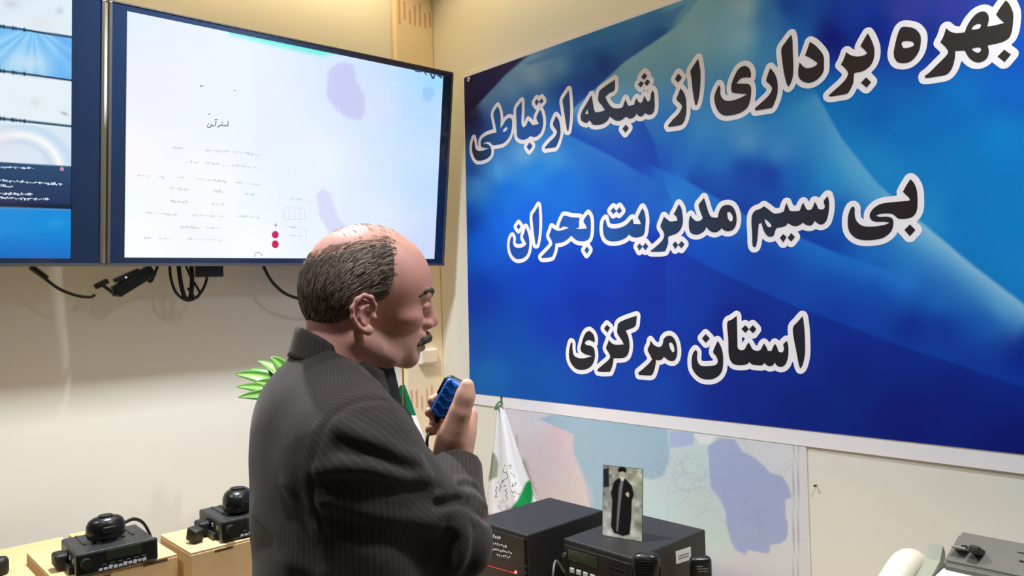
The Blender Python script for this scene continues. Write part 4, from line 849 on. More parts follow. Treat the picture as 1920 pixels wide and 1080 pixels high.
lo, hi = bb([hw((x, y, z)) for x in (.05, .12) for y in (-.06, .06) for z in (-.09, .02)], .006)
def on_face(pts, off=0.0):
    q = np.array(pts, float)
    for _ in range(8):
        d0 = f_face(q); e = 1e-4; g = np.stack([f_face(q + A(v)) - d0 for v in ((e, 0, 0), (0, e, 0), (0, 0, e))], 1) / e
        q = q - g * ((d0 - off) / np.maximum((g * g).sum(1), .2))[:, None]
    return [tuple(v) for v in q]
BROW = {s: on_face([(.098, s * .009, -.006), (.095, s * .022, .000), (.088, s * .036, .001), (.076, s * .048, -.003), (.066, s * .056, -.009)], -.001) for s in (-1, 1)}
MOUS = on_face([(.078, -.029, -.084), (.086, -.020, -.077), (.092, -.010, -.0725), (.096, 0, -.0705), (.092, .010, -.0725), (.086, .020, -.077), (.078, .029, -.084)], .0005)
def f_brow(p, s): q = hl(p); return np.maximum(s_poly(q, BROW[s], [.0028, .0038, .0042, .0036, .002], .003) + .0003 * np.sin(q[:, 1] * 900 + q[:, 2] * 700), -(f_face(q) + .001))
def f_mous(p):
    q = hl(p); return np.maximum(s_poly(q, MOUS, [.003, .005, .0062, .0062, .0062, .005, .003], .005) + .0003 * np.sin(q[:, 1] * 1100), -(f_face(q) + .001))
M_dk = mat('facial_hair', (58, 46, 42), 0.6, noise=0.25, scale=300)
for s in (-1, 1): V, Q = nets(lambda p: f_brow(p, s), lo, hi, .0013); obj_np('eyebrow', V, Q, M_dk, man)
V, Q = nets(f_mous, lo, hi, .0013); obj_np('moustache', V, Q, M_dk, man)

# the shirt front in the open neck of the jacket
def f_cut(p): q = tl(p); return np.maximum(np.maximum((.030 + (-q[:, 2] - .108) * .42 - q[:, 0]) * .9, q[:, 0] - .15), np.maximum(-.225 - q[:, 2], np.abs(q[:, 1]) - .14))
# suit jacket with a fine woven stripe that runs with the cloth
def suit_mat():
    m = mat('suit_cloth', (50, 44, 42), 0.85, noise=0.10, scale=350, bump=0.08, spec=0.25); nt = m.node_tree; b = nt.nodes['Principled BSDF']
    b.inputs['Sheen Weight'].default_value = 0.12; b.inputs['Sheen Roughness'].default_value = 0.5
    at = nt.nodes.new('ShaderNodeAttribute'); at.attribute_name = 'st'
    def mth(op, a, v=None, c=None):
        n = nt.nodes.new('ShaderNodeMath'); n.operation = op
        nt.links.new(a, n.inputs[0])
        if v is not None: n.inputs[1].default_value = v
        if c is not None: n.inputs[2].default_value = c
        return n.outputs[0]
    x = mth('FRACT', mth('MULTIPLY', at.outputs['Fac'], 125.0)); x = mth('ABSOLUTE', mth('SUBTRACT', x, 0.5)); x = mth('LESS_THAN', x, 0.14)
    old = b.inputs['Base Color'].links[0].from_socket; mx = nt.nodes.new('ShaderNodeMix'); mx.data_type = 'RGBA'
    nt.links.new(mth('MULTIPLY', x, 0.32), mx.inputs[0]); nt.links.new(old, mx.inputs[6]); mx.inputs[7].default_value = L3(78, 70, 64) + (1,)
    nt.links.new(mx.outputs[2], b.inputs['Base Color']); return m
M_suit = suit_mat()
def stripe(V):
    t = tl(V); st = np.arctan2(t[:, 1], t[:, 0] - .0) * .17; d0 = f_torso(V)
    def ar(a, b, r):
        ax = (b - a) / np.linalg.norm(b - a); u = np.cross(ax, ZUa); u /= np.linalg.norm(u); v = np.cross(ax, u); q = V - a
        return np.arctan2(q @ u, q @ v) * r
    k = f_up(V) < d0; st[k] = ar(SH, EL, .075)[k]; k2 = f_fore(V) < np.minimum(f_up(V), d0); st[k2] = ar(EL, W0, .05)[k2]
    return st
lo, hi = bb([tw((-.17, -.25, -.80)), tw((.17, .31, -.05)), tw((-.17, .31, -.8)), tw((.17, -.25, -.8)), SH + .07, SH - .09, EL + .07, EL - .07, W0 + .05, tw((.2, .25, -.7))], .03)
V, Q = nets(f_jacket, lo, hi, .0034)
jacket = obj_np('suit_jacket', V, Q, M_suit, man, attrs={'st': stripe(V)})
tag(jacket, 'dark brown pinstriped suit jacket')
def ring(name, m, parent, r0, rfr, top, bot, th, a0=0.0, n=64, st=False, cfx=.012):
    """a standing collar round the neck; angle 0 is the front"""
    vs = []; S = []; rows = 7
    for i in range(n + 1):
        ph = a0 + (2 * math.pi - 2 * a0) * i / n; c_, s_ = math.cos(ph), math.sin(ph); zt, zb = top(c_), bot(c_)
        loop = []
        for k in range(rows): t = k / (rows - 1); loop.append((r0(1 - t, c_) + th, zb + (zt - zb) * t))
        loop += [(r0(0, c_) + th * .5, zt + .0018), (r0(0, c_), zt)] + [(r0(1 - t, c_), zb + (zt - zb) * t) for t in (.66, .33, 0)]
        for r_, z in loop: vs.append(tw((cfx + r_ * c_, r_ * s_ * .97, z))); S.append(ph * .09)
    K = rows + 5; fs = [(i * K + k, (i + 1) * K + k, (i + 1) * K + (k + 1) % K, i * K + (k + 1) % K) for i in range(n) for k in range(K)]
    V = np.array(vs); return obj_np(name, V, np.array(fs), m, parent, attrs={'st': np.array(S)})
ring('collar', M_suit, jacket, lambda t, c: .0605 + .012 * t + .020 * max(c, 0), .0, lambda c: -.088 - .043 * c, lambda c: -.127 - .041 * c, .007, a0=.95)
def f_shirt(p): q = tl(p); return np.maximum(np.maximum(f_torso_open(p) + .005, -.30 - q[:, 2]), -.015 - q[:, 0])
def f_torso_open(p):
    q = tl(p); return smin(f_torso(p), s_cap(p, tw((.014, 0, -.10)), tw((.014, 0, -.20)), .062, .085), .03)
lo, hi = bb([tw((-.03, -.20, -.32)), tw((.15, .20, -.08)), tw((.15, -.2, -.2)), tw((-.03, .2, -.2))], .02)
V, Q = nets(f_shirt, lo, hi, .0045); obj_np('shirt', V, Q, mat('black_shirt', (16, 15, 16), 0.8, noise=0.1, scale=200), man)
ring('shirt_collar', mat('black_shirt', (16, 15, 16), 0.8, noise=0.1, scale=200), man, lambda t, c: .0575 + .004 * t + .020 * max(c, 0) + .012 * t * max(c, 0), 0, lambda c: -.086 - .028 * c, lambda c: -.145 - .050 * c, .003)
# trousers and shoes, below the picture
def f_trs(p):
    q = tl(p); f = np.maximum(s_ell(q, (.01, 0, -.84), (.12, .178, .16)), q[:, 2] + .72)
    for s in (-1, 1): f = smin(f, np.maximum(s_cap(q, (.01, s * .08, -.86), (.02, s * .10, -1.47), .080, .055), -1.49 - q[:, 2]), .03)
    return f
lo, hi = bb([tw((-.15, -.2, -1.5)), tw((.15, .2, -.7)), tw((.15, -.2, -1)), tw((-.15, .2, -1))], .02)
V, Q = nets(f_trs, lo, hi, .009); obj_np('trousers', V, Q, M_suit, man, attrs={'st': tl(V)[:, 1]})
for s in (-1, 1):
    def f_shoe(p): q = tl(p); return np.maximum(smin(s_ell(q, (.06, s * .105, -1.515), (.145, .048, .05)), s_ell(q, (-.01, s * .10, -1.49), (.06, .045, .06)), .03), -1.549 - q[:, 2])
    lo, hi = bb([tw((-.1, s * .1 - .07, -1.56)), tw((.22, s * .1 + .07, -1.42)), tw((.22, s * .1 - .07, -1.5)), tw((-.1, s * .1 + .07, -1.5))], .01)
    V, Q = nets(f_shoe, lo, hi, .006); obj_np('shoe', V, Q, M_blk, man)

# the blue hand microphone he holds
ma, mb_ = PP(823, 779, 1.283), PP(858, 713, 1.283); ax = (mb_ - ma) / np.linalg.norm(mb_ - ma)
vd = (ma - CA) / np.linalg.norm(ma - CA); sd = np.cross(ax, vd); sd /= np.linalg.norm(sd); fd = np.cross(sd, ax)
RM = np.stack([sd, ax, fd], 1); mc = (ma + mb_) / 2
mic = empty('hand_microphone', tuple(mc), 'blue hand microphone gripped in the man\'s raised right hand', 'microphone')
M_blue = mat('blue_plastic', (14, 96, 190), 0.35, noise=0.04)
hl_ = np.linalg.norm(mb_ - ma) / 2
b = MB(); R3 = Matrix(RM.tolist())
b.box(mc - fd * .009, (.033, hl_ * 2, .020), rot=R3, bev=.0085, seg=4)
for k in range(5):
    for side_ in (-1, 1):
        c_ = mc - fd * .0195 + ax * (k - 2) * .0135 + sd * side_ * .0055
        b.box(c_, (.0135, .0045, .003), rot=R3 @ Matrix.Rotation(side_ * .5, 3, 'Z'), bev=.0012)
b.build('front_shell', M_blue, mic, smooth=40)
MB().box(mc + fd * .010, (.037, hl_ * 2 + .003, .020), rot=R3, bev=.008, seg=3).build('back_shell', M_blk, mic, smooth=40)
MB().box(mc + sd * .0185 + fd * .006 + ax * .012, (.005, .03, .012), rot=R3, bev=.002).build('talk_button', M_blk2, mic, smooth=40)
b = MB(); b.tube([ma - ax * -.004, ma - ax * .012], [.006, .0042], n=10); b.build('strain_relief', M_blk2, mic, smooth=60)
b = MB(); b.tube([ma - ax * .008, PP(812, 800, 1.278), PP(802, 818, 1.262), PP(801, 842, 1.256), PP(808, 868, 1.27), PP(822, 900, 1.33), PP(840, 960, 1.42), PP(850, 1030, 1.5), PP(850, 1120, 1.6)], .0026, n=8, smooth=6)
b.build('cord', M_blk2, mic, smooth=60)
# ---------------------------------------------------------------- desks
M_desk = mat('desk_wood', (176, 150, 118), 0.5, noise=0.12, scale=12); M_leg = mat('desk_leg', (90, 90, 92), 0.4, metal=0.6)
DZ = 0.70
def desk(x0, x1, y0, y1, label):
    r = empty('desk', ((x0 + x1) / 2, (y0 + y1) / 2, 0), label, 'desk', 'desks along the two walls')
    MB().box(((x0 + x1) / 2, (y0 + y1) / 2, DZ - .0125), (x1 - x0, y1 - y0, .025), bev=.003).build('desktop', M_desk, r)
    for x in (x0 + .05, x1 - .05):
        for y in (y0 + .05, y1 - .05): MB().box((x, y, (DZ - .025) / 2), (.04, .04, DZ - .025), bev=.003).build('leg', M_leg, r)
    return r
desk(-3.3, -.76, -.92, -.09, 'wooden desk under the wall screens carrying the cardboard boxes and radios')
desk(-.74, -.04, -2.95, -.09, 'wooden desk along the banner wall carrying the black radio units')

# ---------------------------------------------------------------- black base units on the banner-wall desk
ZT2 = CAM.z - .63
def corner_box(pl, pr, pb, zt):
    """front-left, front-right and back-right top corners seen at pixels, on height zt -> axis-aligned extents"""
    a, b_, c_ = hz(*pl, zt), hz(*pr, zt), hz(*pb, zt)
    return (a.x + b_.x) / 2, c_.x, (b_.y + c_.y) / 2, a.y               # x front, x back, y near, y far
M_case2 = mat('unit_black', (33, 33, 35), 0.5, noise=0.03, scale=80, bump=0.03); M_face = mat('unit_face', (24, 24, 26), 0.35)
M_key = mat('key_grey', (176, 178, 172), 0.5); M_lab = mat('label_white', (226, 226, 228), 0.5); M_disp = mat('display_dark', (44, 52, 40), 0.2); M_ink = mat('print_grey', (120, 122, 126), 0.6)
xf, xb, yn, yf = corner_box((1050, 1011), (1198, 1046), (1320, 992), ZT2); hh = ZT2 - DZ
u2 = empty('base_station', ((xf + xb) / 2, (yn + yf) / 2, DZ), 'black radio base unit with a keypad front, carrying the standing photo', 'radio')
MB().box(((xf + xb) / 2, (yn + yf) / 2, DZ + hh / 2 + .003), (xb - xf, yf - yn, hh - .006), bev=.004).build('case', M_case2, u2)
fx = xf - .004
b = MB().box((xf - .002, (yn + yf) / 2, DZ + hh / 2), (.008, yf - yn - .012, hh - .026), bev=.002).build('front_panel', M_face, u2)
fw = yf - yn; kk = lambda s, t: Vector((xf - .0065, yf - .006 - s * (fw - .012), ZT2 - .014 - t * (hh - .028)))   # s across from the left, t down
MB().box(kk(.30, .10), (.003, fw * .42, .026)).build('display', M_disp, u2)
for row in range(2):
    for k in range(5): MB().box(kk(.13 + .105 * k, .30 + .17 * row), (.005, .0155, .0125), bev=.002).build('key', M_key, u2)
b = MB()
for k in range(3): b.box(kk(.34, .70 + .07 * k), (.002, fw * .5, .004))
b.build('marking', M_ink, u2)
b = MB(); b.box(kk(.80, .26), (.003, fw * .28, .055), bev=.001)
for k in range(7): b.box(kk(.80, .10 + .055 * k), (.006, fw * .24, .0018))
b.build('speaker_grille', M_blk, u2)
MB().tube([kk(.09, .55), kk(.09, .55) + Vector((-.016, 0, 0))], .011, n=16).build('knob', M_blk, u2, smooth=40)
MB().tube([kk(.03, .12), kk(.03, .12) + Vector((-.008, 0, 0))], .006, n=14).build('screw', M_leg, u2, smooth=40)
pl = lambda px, py: hy(px, py, yn - .0008)
la, lb, lc, ld = pl(1267, 1034), pl(1295, 1025), pl(1296, 1049), pl(1268, 1058)
b = MB().add([la, lb, lc, ld] + [p_ + Vector((0, .0006, 0)) for p_ in (la, lb, lc, ld)], [(3, 2, 1, 0), (4, 5, 6, 7), (0, 1, 5, 4), (1, 2, 6, 5), (2, 3, 7, 6), (3, 0, 4, 7)])
st = b.build('sticker', M_lab, u2); b = MB()
for k in range(2):
    q0, q1 = la.lerp(ld, .45 + .2 * k), lb.lerp(lc, .45 + .2 * k); q0, q1 = q0.lerp(q1, .15), q0.lerp(q1, .85); o_ = Vector((0, -.0003, 0)); dz = Vector((0, 0, .0015))
    b.add([q0 + o_ + dz, q1 + o_ + dz, q1 + o_ - dz, q0 + o_ - dz], [(0, 1, 2, 3)])
b.build('sticker_text', M_ink, st)
for x in (xf + .03, xb - .03):
    for y in (yn + .03, yf - .03): MB().tube([(x, y, DZ), (x, y, DZ + .006)], .010, n=12).build('rubber_foot', M_blk2, u2, smooth=40)
# the second, taller-placed unit behind the man
ZT1 = ZT2 + .012; hh1 = ZT1 - DZ
a1, a2, a3 = hz(990, 1004, ZT1), hz(1129, 956, ZT1), hz(1030, 932, ZT1)
xf1, xb1, yn1, yf1 = a1.x, (a2.x + a3.x) / 2, (a1.y + a2.y) / 2, a3.y
yn1 = max(yn1, yf + .012)
u1 = empty('power_unit', ((xf1 + xb1) / 2, (yn1 + yf1) / 2, DZ), 'black desktop unit with a glowing red light, between the man and the keypad unit', 'radio')
MB().box(((xf1 + xb1) / 2, (yn1 + yf1) / 2, DZ + hh1 / 2 + .003), (xb1 - xf1, yf1 - yn1, hh1 - .006), bev=.004).build('case', M_case2, u1)
MB().box((xf1 - .002, (yn1 + yf1) / 2, DZ + hh1 / 2), (.008, yf1 - yn1 - .010, hh1 - .02), bev=.002).build('front_panel', M_face, u1)
kx = lambda px, py, o=.0068: hx(px, py, xf1 - o)
b = MB(); rr = random.Random(2)
for k, (x0, y0, n_, h_) in enumerate(((922, 1006, 5, 8), (921, 1019, 8, 5), (922, 1030, 10, 4), (930, 1041, 7, 3.5))):
    for i in range(n_):
        xx = x0 + i * 3.8 + k; c_ = kx(xx, y0 + i * .7 + rr.uniform(-1.5, 1.5)); b.box(c_, (.0012, .0045, .0009 * h_ * rr.uniform(.6, 1.3)), rot=(rr.uniform(-.5, .5), 0, 0))
b.build('front_lettering', mat('print_white', (205, 210, 218), 0.5), u1)
l0, l1 = kx(910, 1059), kx(966, 1075)
b = MB().tube([l0, l1], .0013, n=6); b.build('light_strip', mat('led_strip', (40, 4, 4), 0.4, emit=(215, 60, 45), estr=.8), u1)
MB().ball(kx(967, 1073, .008), .0042).build('indicator_light', mat('led_red', (90, 10, 10), 0.3, emit=(255, 120, 105), estr=2.0), u1, smooth=180)
for k in range(2): MB().box(kx(985, 1062 + 12 * k), (.003, .012, .004), bev=.001).build('button', M_blk2, u1)
for x in (xf1 + .03, xb1 - .03):
    for y in (yn1 + .03, yf1 - .03): MB().tube([(x, y, DZ), (x, y, DZ + .006)], .010, n=12).build('rubber_foot', M_blk2, u1, smooth=40)

# the photo leaning upright on the keypad unit
pb0, pb1 = hz(1130, 1003, ZT2 + .001), hz(1204, 1015, ZT2 + .001)
up = Vector((.10, .02, 1)).normalized(); ex = (pb1 - pb0); pw = ex.length; ex.normalize(); upo = (up - ex * up.dot(ex)).normalized(); nz_ = ex.cross(upo)
ph_ = .175
cardM = lambda s, t, o=0.0: pb0 + ex * (s * pw) + upo * (t * ph_) + nz_ * o
card = empty('photo_print', tuple(pb0.lerp(pb1, .5)), 'upright photo of a person in a long black robe, standing on the keypad unit', 'photo')
NS, NT = 90, 150
vs = [cardM(i / NS, j / NT, 0.0012) for j in range(NT + 1) for i in range(NS + 1)]
fs = [(j * (NS + 1) + i, j * (NS + 1) + i + 1, (j + 1) * (NS + 1) + i + 1, (j + 1) * (NS + 1) + i) for j in range(NT) for i in range(NS)]
uv = np.array([(i / NS * 10, (1 - j / NT) * 16.5) for j in range(NT + 1) for i in range(NS + 1)])
c = idw(uv, [(0, 1, (150, 146, 136)), (1, 4, (120, 116, 104)), (3, 2, (196, 196, 184)), (8, 2, (206, 212, 186)), (9.5, 4, (160, 170, 130)), (8, 6, (214, 214, 204)), (1, 8, (180, 178, 166)), (0, 11, (120, 118, 108)), (2, 13, (222, 222, 216)), (8.5, 11, (206, 204, 196)), (9.5, 13, (120, 128, 100)), (8, 15.5, (214, 206, 196)), (2, 16, (224, 218, 214))], 3)
nn = np.sin(uv[:, 0] * 3.1 + 2 * np.sin(uv[:, 1] * 2.3)) * np.sin(uv[:, 1] * 2.7 + uv[:, 0]); rp = random.Random(9); blot = idw(uv * 12, [(rp.uniform(0, 120), rp.uniform(0, 198), (v_, v_, v_ * .95)) for v_ in [rp.choice((-52, -30, -10, 14, 34)) for _ in range(150)]], 4); c = c + blot
uvb = uv.copy(); uv = np.stack([4.8 + (uv[:, 0] - 4.8) / 1.18, 8.2 + (uv[:, 1] - 8.2) / 1.02], 1)
c = over(c, uvb, [(0, 1), (1.4, .6), (1.6, 5), (.2, 5.2)], (40, 42, 44), .25)
c = over(c, uv, [(3.6, 3.2), (4.6, 2.6), (5.6, 2.8), (7.0, 4.2), (7.4, 6), (7.0, 7.6), (6.9, 12), (6.6, 15.2), (5.2, 15.8), (3.2, 15.4), (2.6, 14), (2.8, 8), (2.5, 6.4), (3, 4)], (26, 24, 26), .16)
c = over(c, uv, [(4.6, 2.8), (5.3, 2.6), (4.9, 6), (4.5, 10), (4.1, 15), (3.7, 15), (4.0, 8), (4.2, 5)], (120, 118, 122), .15)
c = over(c, uv, [(4.3, 1.4), (5.0, 1.1), (5.5, 1.6), (5.4, 2.4), (4.9, 3.1), (4.4, 2.5)], (196, 176, 160), .15)
c = over(c, uv, [(4.2, 2.2), (4.9, 2.5), (5.5, 2.1), (5.2, 3.3), (4.7, 3.3)], (222, 220, 216), .12)
c = over(c, uv, [(3.9, .9), (4.3, .2), (5.2, .05), (5.8, .5), (5.7, 1.3), (4.9, 1.1), (4.2, 1.4)], (22, 22, 24), .12)
c = over(c, uv, [(5.6, 6.2), (6.1, 5.6), (6.5, 6.1), (6.3, 6.9), (5.9, 6.7)], (206, 190, 178), .12)
MB().add(vs, fs).build('picture', vmat('photo_gloss', 0.22, spec=0.4), card, cols=lin(np.clip(c, 0, 255)))
b = MB(); Rm = Matrix((ex, upo, nz_)).transposed()
b.box(cardM(.5, .5, 0), (pw + .002, ph_ + .002, .002), rot=Rm); b.build('board', mat('card_edge', (40, 70, 52), 0.5), card)
b = MB(); b.add([cardM(.4, .7, -.001), cardM(.6, .7, -.001), cardM(.62, 0, -.001) - nz_ * .055 - upo * .0, cardM(.38, 0, -.001) - nz_ * .055], [(0, 1, 2, 3), (3, 2, 1, 0)]); b.build('easel_back', M_blk, card)

# fist microphones clipped in front of and beside the keypad unit
mh = empty('hand_microphone', tuple(hx(1212, 1078, xf - .05).xy) + (DZ,), 'glossy black hand microphone standing at the near front corner of the keypad unit', 'microphone')
def fist_mic(root, c_, R_, s_=1.0, nm='body'):
    """a rounded palm microphone"""
    b = MB(); n = 24; prof = [(-.052, .016, .010), (-.046, .022, .0135), (-.02, .025, .016), (.012, .031, .0185), (.034, .033, .019), (.046, .028, .016), (.051, .018, .010)]
    vs = []; fs = []
    for z, a_, b_ in prof:
        for k in range(n):
            t = 2 * math.pi * k / n; e_ = lambda v: math.copysign(abs(v) ** .75, v); vs.append(Vector((a_ * e_(math.cos(t)), b_ * e_(math.sin(t)), z)) * s_)
    for i in range(len(prof) - 1):
        for k in range(n): fs.append((i * n + k, i * n + (k + 1) % n, (i + 1) * n + (k + 1) % n, (i + 1) * n + k))
    fs += [tuple(range(n - 1, -1, -1)), tuple(len(prof) * n - n + k for k in range(n))]
    M = Matrix.Translation(c_) @ R_.to_4x4(); b.add([M @ v for v in vs], fs); o = b.build(nm, mat('mic_black', (20, 20, 21), 0.28), root, smooth=50)
    g = MB()
    for k in range(5): g.box(M @ Vector((0, -.0186 * s_, (.036 - .006 * k) * s_)), (.034 * s_, .0015, .0022), rot=R_)
    g.build('grille', M_blk2, root); MB().box(M @ Vector((.0315 * s_, 0, .01 * s_)), (.006, .012 * s_, .03 * s_), rot=R_, bev=.002).build('talk_button', M_blk2, root)
    return M
from mathutils import Euler
zc = hx(1212, 1078, xf - .05)
Rf = Euler((0, 0, math.radians(-55))).to_matrix()
fist_mic(mh, Vector((zc.x, zc.y, hx(1212, 1040, xf - .05).z - .045)), Rf, .95)
b = MB(); q = Vector((zc.x, zc.y, hx(1212, 1040, xf - .05).z - .09)); b.tube([q, Vector((q.x - .002, q.y, DZ + .02)), Vector((q.x - .02, q.y + .05, DZ + .004)), Vector((q.x - .01, q.y + .14, DZ + .004)), kk(.05, .9) + Vector((-.004, 0, 0))], .003, n=7, smooth=6); b.build('cord', M_blk2, mh, smooth=60)
b = MB(); b.box((q.x, q.y, DZ + .004), (.05, .05, .008), bev=.003); b.box((q.x + .02, q.y, DZ + .03), (.01, .03, .05), bev=.003); b.build('stand', M_blk, mh)
pc_ = hy(1314, 1078, yn - .05)
ms = empty('handset', (pc_.x, pc_.y, DZ), 'black cordless handset with pale print standing beside the keypad unit', 'handset')
ztop = hy(1314, 1042, yn - .05).z; hhs = ztop - DZ; R_ = Euler((0, 0, math.radians(-42))).to_matrix()
MB().box((pc_.x, pc_.y, DZ + hhs / 2 + .004), (.052, .03, hhs - .008), rot=R_, bev=.011, seg=4).build('body', mat('mic_black', (20, 20, 21), 0.28), ms, smooth=50)
b = MB()
for k, (w_, dx) in enumerate(((.014, -.006), (.026, 0), (.022, .002))): b.box(Vector((pc_.x, pc_.y, ztop - .020 - .006 * k)) + R_ @ Vector((dx, -.0153, 0)), (w_, .0008, .002), rot=R_)
b.build('printed_text', M_ink, ms)
MB().box((pc_.x, pc_.y, DZ + .008), (.075, .06, .016), rot=R_, bev=.006).build('charging_cradle', M_blk, ms)
b = MB(); e0 = kk(.02, .35) + Vector((-.004, 0, 0))
lead = MB().tube([hz(1030, 1160, DZ + .004), hx(1036, 1090, xf - .06), hx(1042, 1052, xf - .035), e0], .0032, n=8, smooth=8).build('signal_lead', mat('cable_grey', (88, 92, 92), 0.5), smooth=60)
tag(lead, 'grey lead rising to the left edge of the keypad unit', 'cable')

# ---------------------------------------------------------------- table flags
def flag(root, apex, base_l, base_r, colf, name='cloth', folds=5, depth=.022, nu=70, nv=110, thick=.0012):
    """cloth hanging limp from a pole top: pleats that open downwards"""
    vs = []; UV = []; ex_ = (base_r - base_l); dn = (base_l + base_r) / 2 - apex; nn_ = ex_.cross(dn).normalized()
    for j in range(nv + 1):
        t = j / nv
        for i in range(nu + 1):
            s_ = i / nu; wd = t ** .8; q_ = apex.lerp(base_l.lerp(base_r, s_), 1).lerp(apex, 1 - t) if False else apex + (base_l.lerp(base_r, s_) - apex) * t
            q_ = q_ + ex_ * ((s_ - .5) * .10 * (1 - t)) + nn_ * depth * (.25 + .75 * t) * math.sin(s_ * folds * math.pi + .6 * math.sin(t * 3)) + ex_ * (.03 * math.sin(t * 4 + s_ * 2) * t * (1 - t))
            vs.append(q_); UV.append((s_, t))
    fs = [(j * (nu + 1) + i, j * (nu + 1) + i + 1, (j + 1) * (nu + 1) + i + 1, (j + 1) * (nu + 1) + i) for j in range(nv) for i in range(nu)]
    o = MB().add(vs, fs).build(name, vmat('flag_cloth', 0.75, spec=0.2), root, smooth=180, cols=lin(np.clip(colf(np.array(UV), px_of(vs)), 0, 255)))
    md = o.modifiers.new('thickness', 'SOLIDIFY'); md.thickness = thick
    return o
XF = -.13
fl_a = hx(937, 762, XF); fl_bl, fl_br = hx(902, 970, XF), hx(1012, 942, XF)
fl = empty('table_flag', (fl_a.x + .006, fl_a.y, DZ), 'white and green table flag with black script hanging by the map', 'flag')
M_gold = mat('pole_gold', (190, 150, 70), 0.3, metal=0.8); M_pole = mat('pole_green', (40, 84, 62), 0.4)
pole_top = hx(940, 742, XF + .034)
MB().tube([(pole_top.x, pole_top.y, DZ + .02), pole_top], .004, n=10).build('pole', M_pole, fl, smooth=40)
MB().lathe([(.03, 0), (.03, .012), (.012, .02), (.008, .03)], 24, c=(pole_top.x, pole_top.y, DZ)).build('base', M_gold, fl, smooth=40)
b = MB(); kn = mat('knot_green', (96, 150, 110), 0.6)
b.tube([hx(941, 750, XF - .004), hx(932, 758, XF - .006), hx(928, 768, XF - .006), hx(934, 762, XF - .008), hx(943, 757, XF - .004)], .0035, n=7, smooth=4); b.build('tie_cord', kn, fl, smooth=60)
def col_flag(uv, p):
    c = np.tile(np.array((228., 230., 236.)), (len(uv), 1)); f4 = lambda pl: [(860 + x / 4.153, 720 + y / 4.153) for x, y in pl]
    c = over(c, p, f4([(300, 180), (200, 520), (110, 760), (205, 760), (215, 520), (290, 330)]), (226, 226, 196), 6, .6)
    c = over(c, p, f4([(235, 525), (285, 545), (310, 620), (300, 720), (235, 755), (205, 690), (215, 600)]), (136, 146, 122), 2.5, .85)
    c = over(c, p, f4([(232, 520), (262, 515), (262, 580), (234, 590)]), (120, 130, 112), 1.5, .8)
    c = over(c, p, f4([(560, 745), (580, 850), (560, 1010), (400, 1060), (380, 1010), (460, 905), (525, 770)]), (14, 138, 72), 2.5)
    return c
flag(fl, fl_a, fl_bl, fl_br, col_flag, 'cloth')
b = MB(); f4 = lambda x, y: hx(860 + x / 4.153, 720 + y / 4.153, XF - .028); wr = 0.0011
for pl in ([(345, 660), (350, 690), (372, 690), (380, 730), (355, 745), (335, 775), (345, 750)], [(385, 640), (408, 630), (400, 660)], [(330, 780), (318, 795), (332, 800), (315, 825), (325, 835)], [(300, 800), (288, 830), (296, 850), (284, 880), (300, 878)], [(310, 760), (302, 775)], [(375, 820), (362, 830), (380, 850), (366, 870), (382, 890), (372, 905)], [(425, 770), (416, 800), (445, 780), (440, 765)], [(410, 830), (420, 850), (428, 835)], [(355, 640), (362, 630)], [(350, 800), (360, 790), (368, 800)]):
    b.tube([f4(*p_) for p_ in pl], wr, n=5, smooth=3)
tag(b.build('flag_script', M_ink if False else mat('script_black', (24, 24, 26), 0.6), fl, smooth=60), None)
# green, white and red flag behind the man's chest
GX = -.30
g_top = hx(755, 690, GX); gf = empty('table_flag', (g_top.x, g_top.y, DZ), 'green topped table flag on a gold pole behind the man\'s chest', 'flag')
MB().tube([(g_top.x, g_top.y, DZ + .02), g_top], .0035, n=10).build('pole', M_gold, gf, smooth=40)
MB().lathe([(.001, 0), (.007, -.012), (.003, -.02), (.006, -.026), (.003, -.03)][::-1], 14, c=(g_top.x, g_top.y, g_top.z + .022)).build('finial', M_gold, gf, smooth=60)
MB().lathe([(.05, 0), (.05, .012), (.012, .02), (.008, .03)], 24, c=(g_top.x, g_top.y, DZ)).build('base', M_gold, gf, smooth=40)
def col_g(uv, p):
    c = np.tile(np.array((0., 104., 72.)), (len(uv), 1)); c[p[:, 1] > 779] = (225, 226, 228); c[p[:, 1] > 850] = (190, 30, 40); return c
flag(gf, hx(754, 722, GX), hx(708, 850, GX), hx(800, 838, GX), col_g, 'cloth', depth=.012, folds=4)

# ---------------------------------------------------------------- cardboard boxes and mobile radios on the left desk
M_card = mat('cardboard', (212, 180, 130), 0.8, noise=0.05, scale=60); M_cdark = mat('cardboard_cut', (92, 68, 44), 0.9)
ZB = .945
def carton(x0, x1, y0, y1, zt, label, slots=True, group='cardboard cartons on the desk'):
    r = empty('cardboard_box', ((x0 + x1) / 2, (y0 + y1) / 2, DZ), label, 'box', group)
    h = zt - DZ
    MB().box(((x0 + x1) / 2, (y0 + y1) / 2, DZ + h / 2 - .002), (x1 - x0, y1 - y0, h - .004), bev=.003).build('carton', M_card, r)
    ym = (y0 + y1) / 2
    for s in (-1, 1): MB().box(((x0 + x1) / 2, ym + s * (y1 - y0) / 4, zt - .002), (x1 - x0 - .002, (y1 - y0) / 2 - .002, .004), bev=.001).build('flap', M_card, r)
    if slots:
        for k, (u, w_) in enumerate(((.80, .055), (.33, .045))): MB().box((x0 + (x1 - x0) * u, y0 - .0004, zt - .007 - .003 * k), (w_, .001, .006)).build('cut_slot', M_cdark, r)
    return r
q0, q1 = hz(98, 1086, ZB), hz(345, 1046, ZB)
ax0, ax1, ay0 = q0.x, q1.x, (q0.y + q1.y) / 2
carton(ax0, ax1, ay0, ay0 + .30, ZB, 'cardboard box carrying the mobile radio nearest the left edge')
p0, p1 = hz(352, 1034, ZB + .01), hz(462, 1016, ZB + .01)
bx0 = max(p0.x, ax1 + .006)
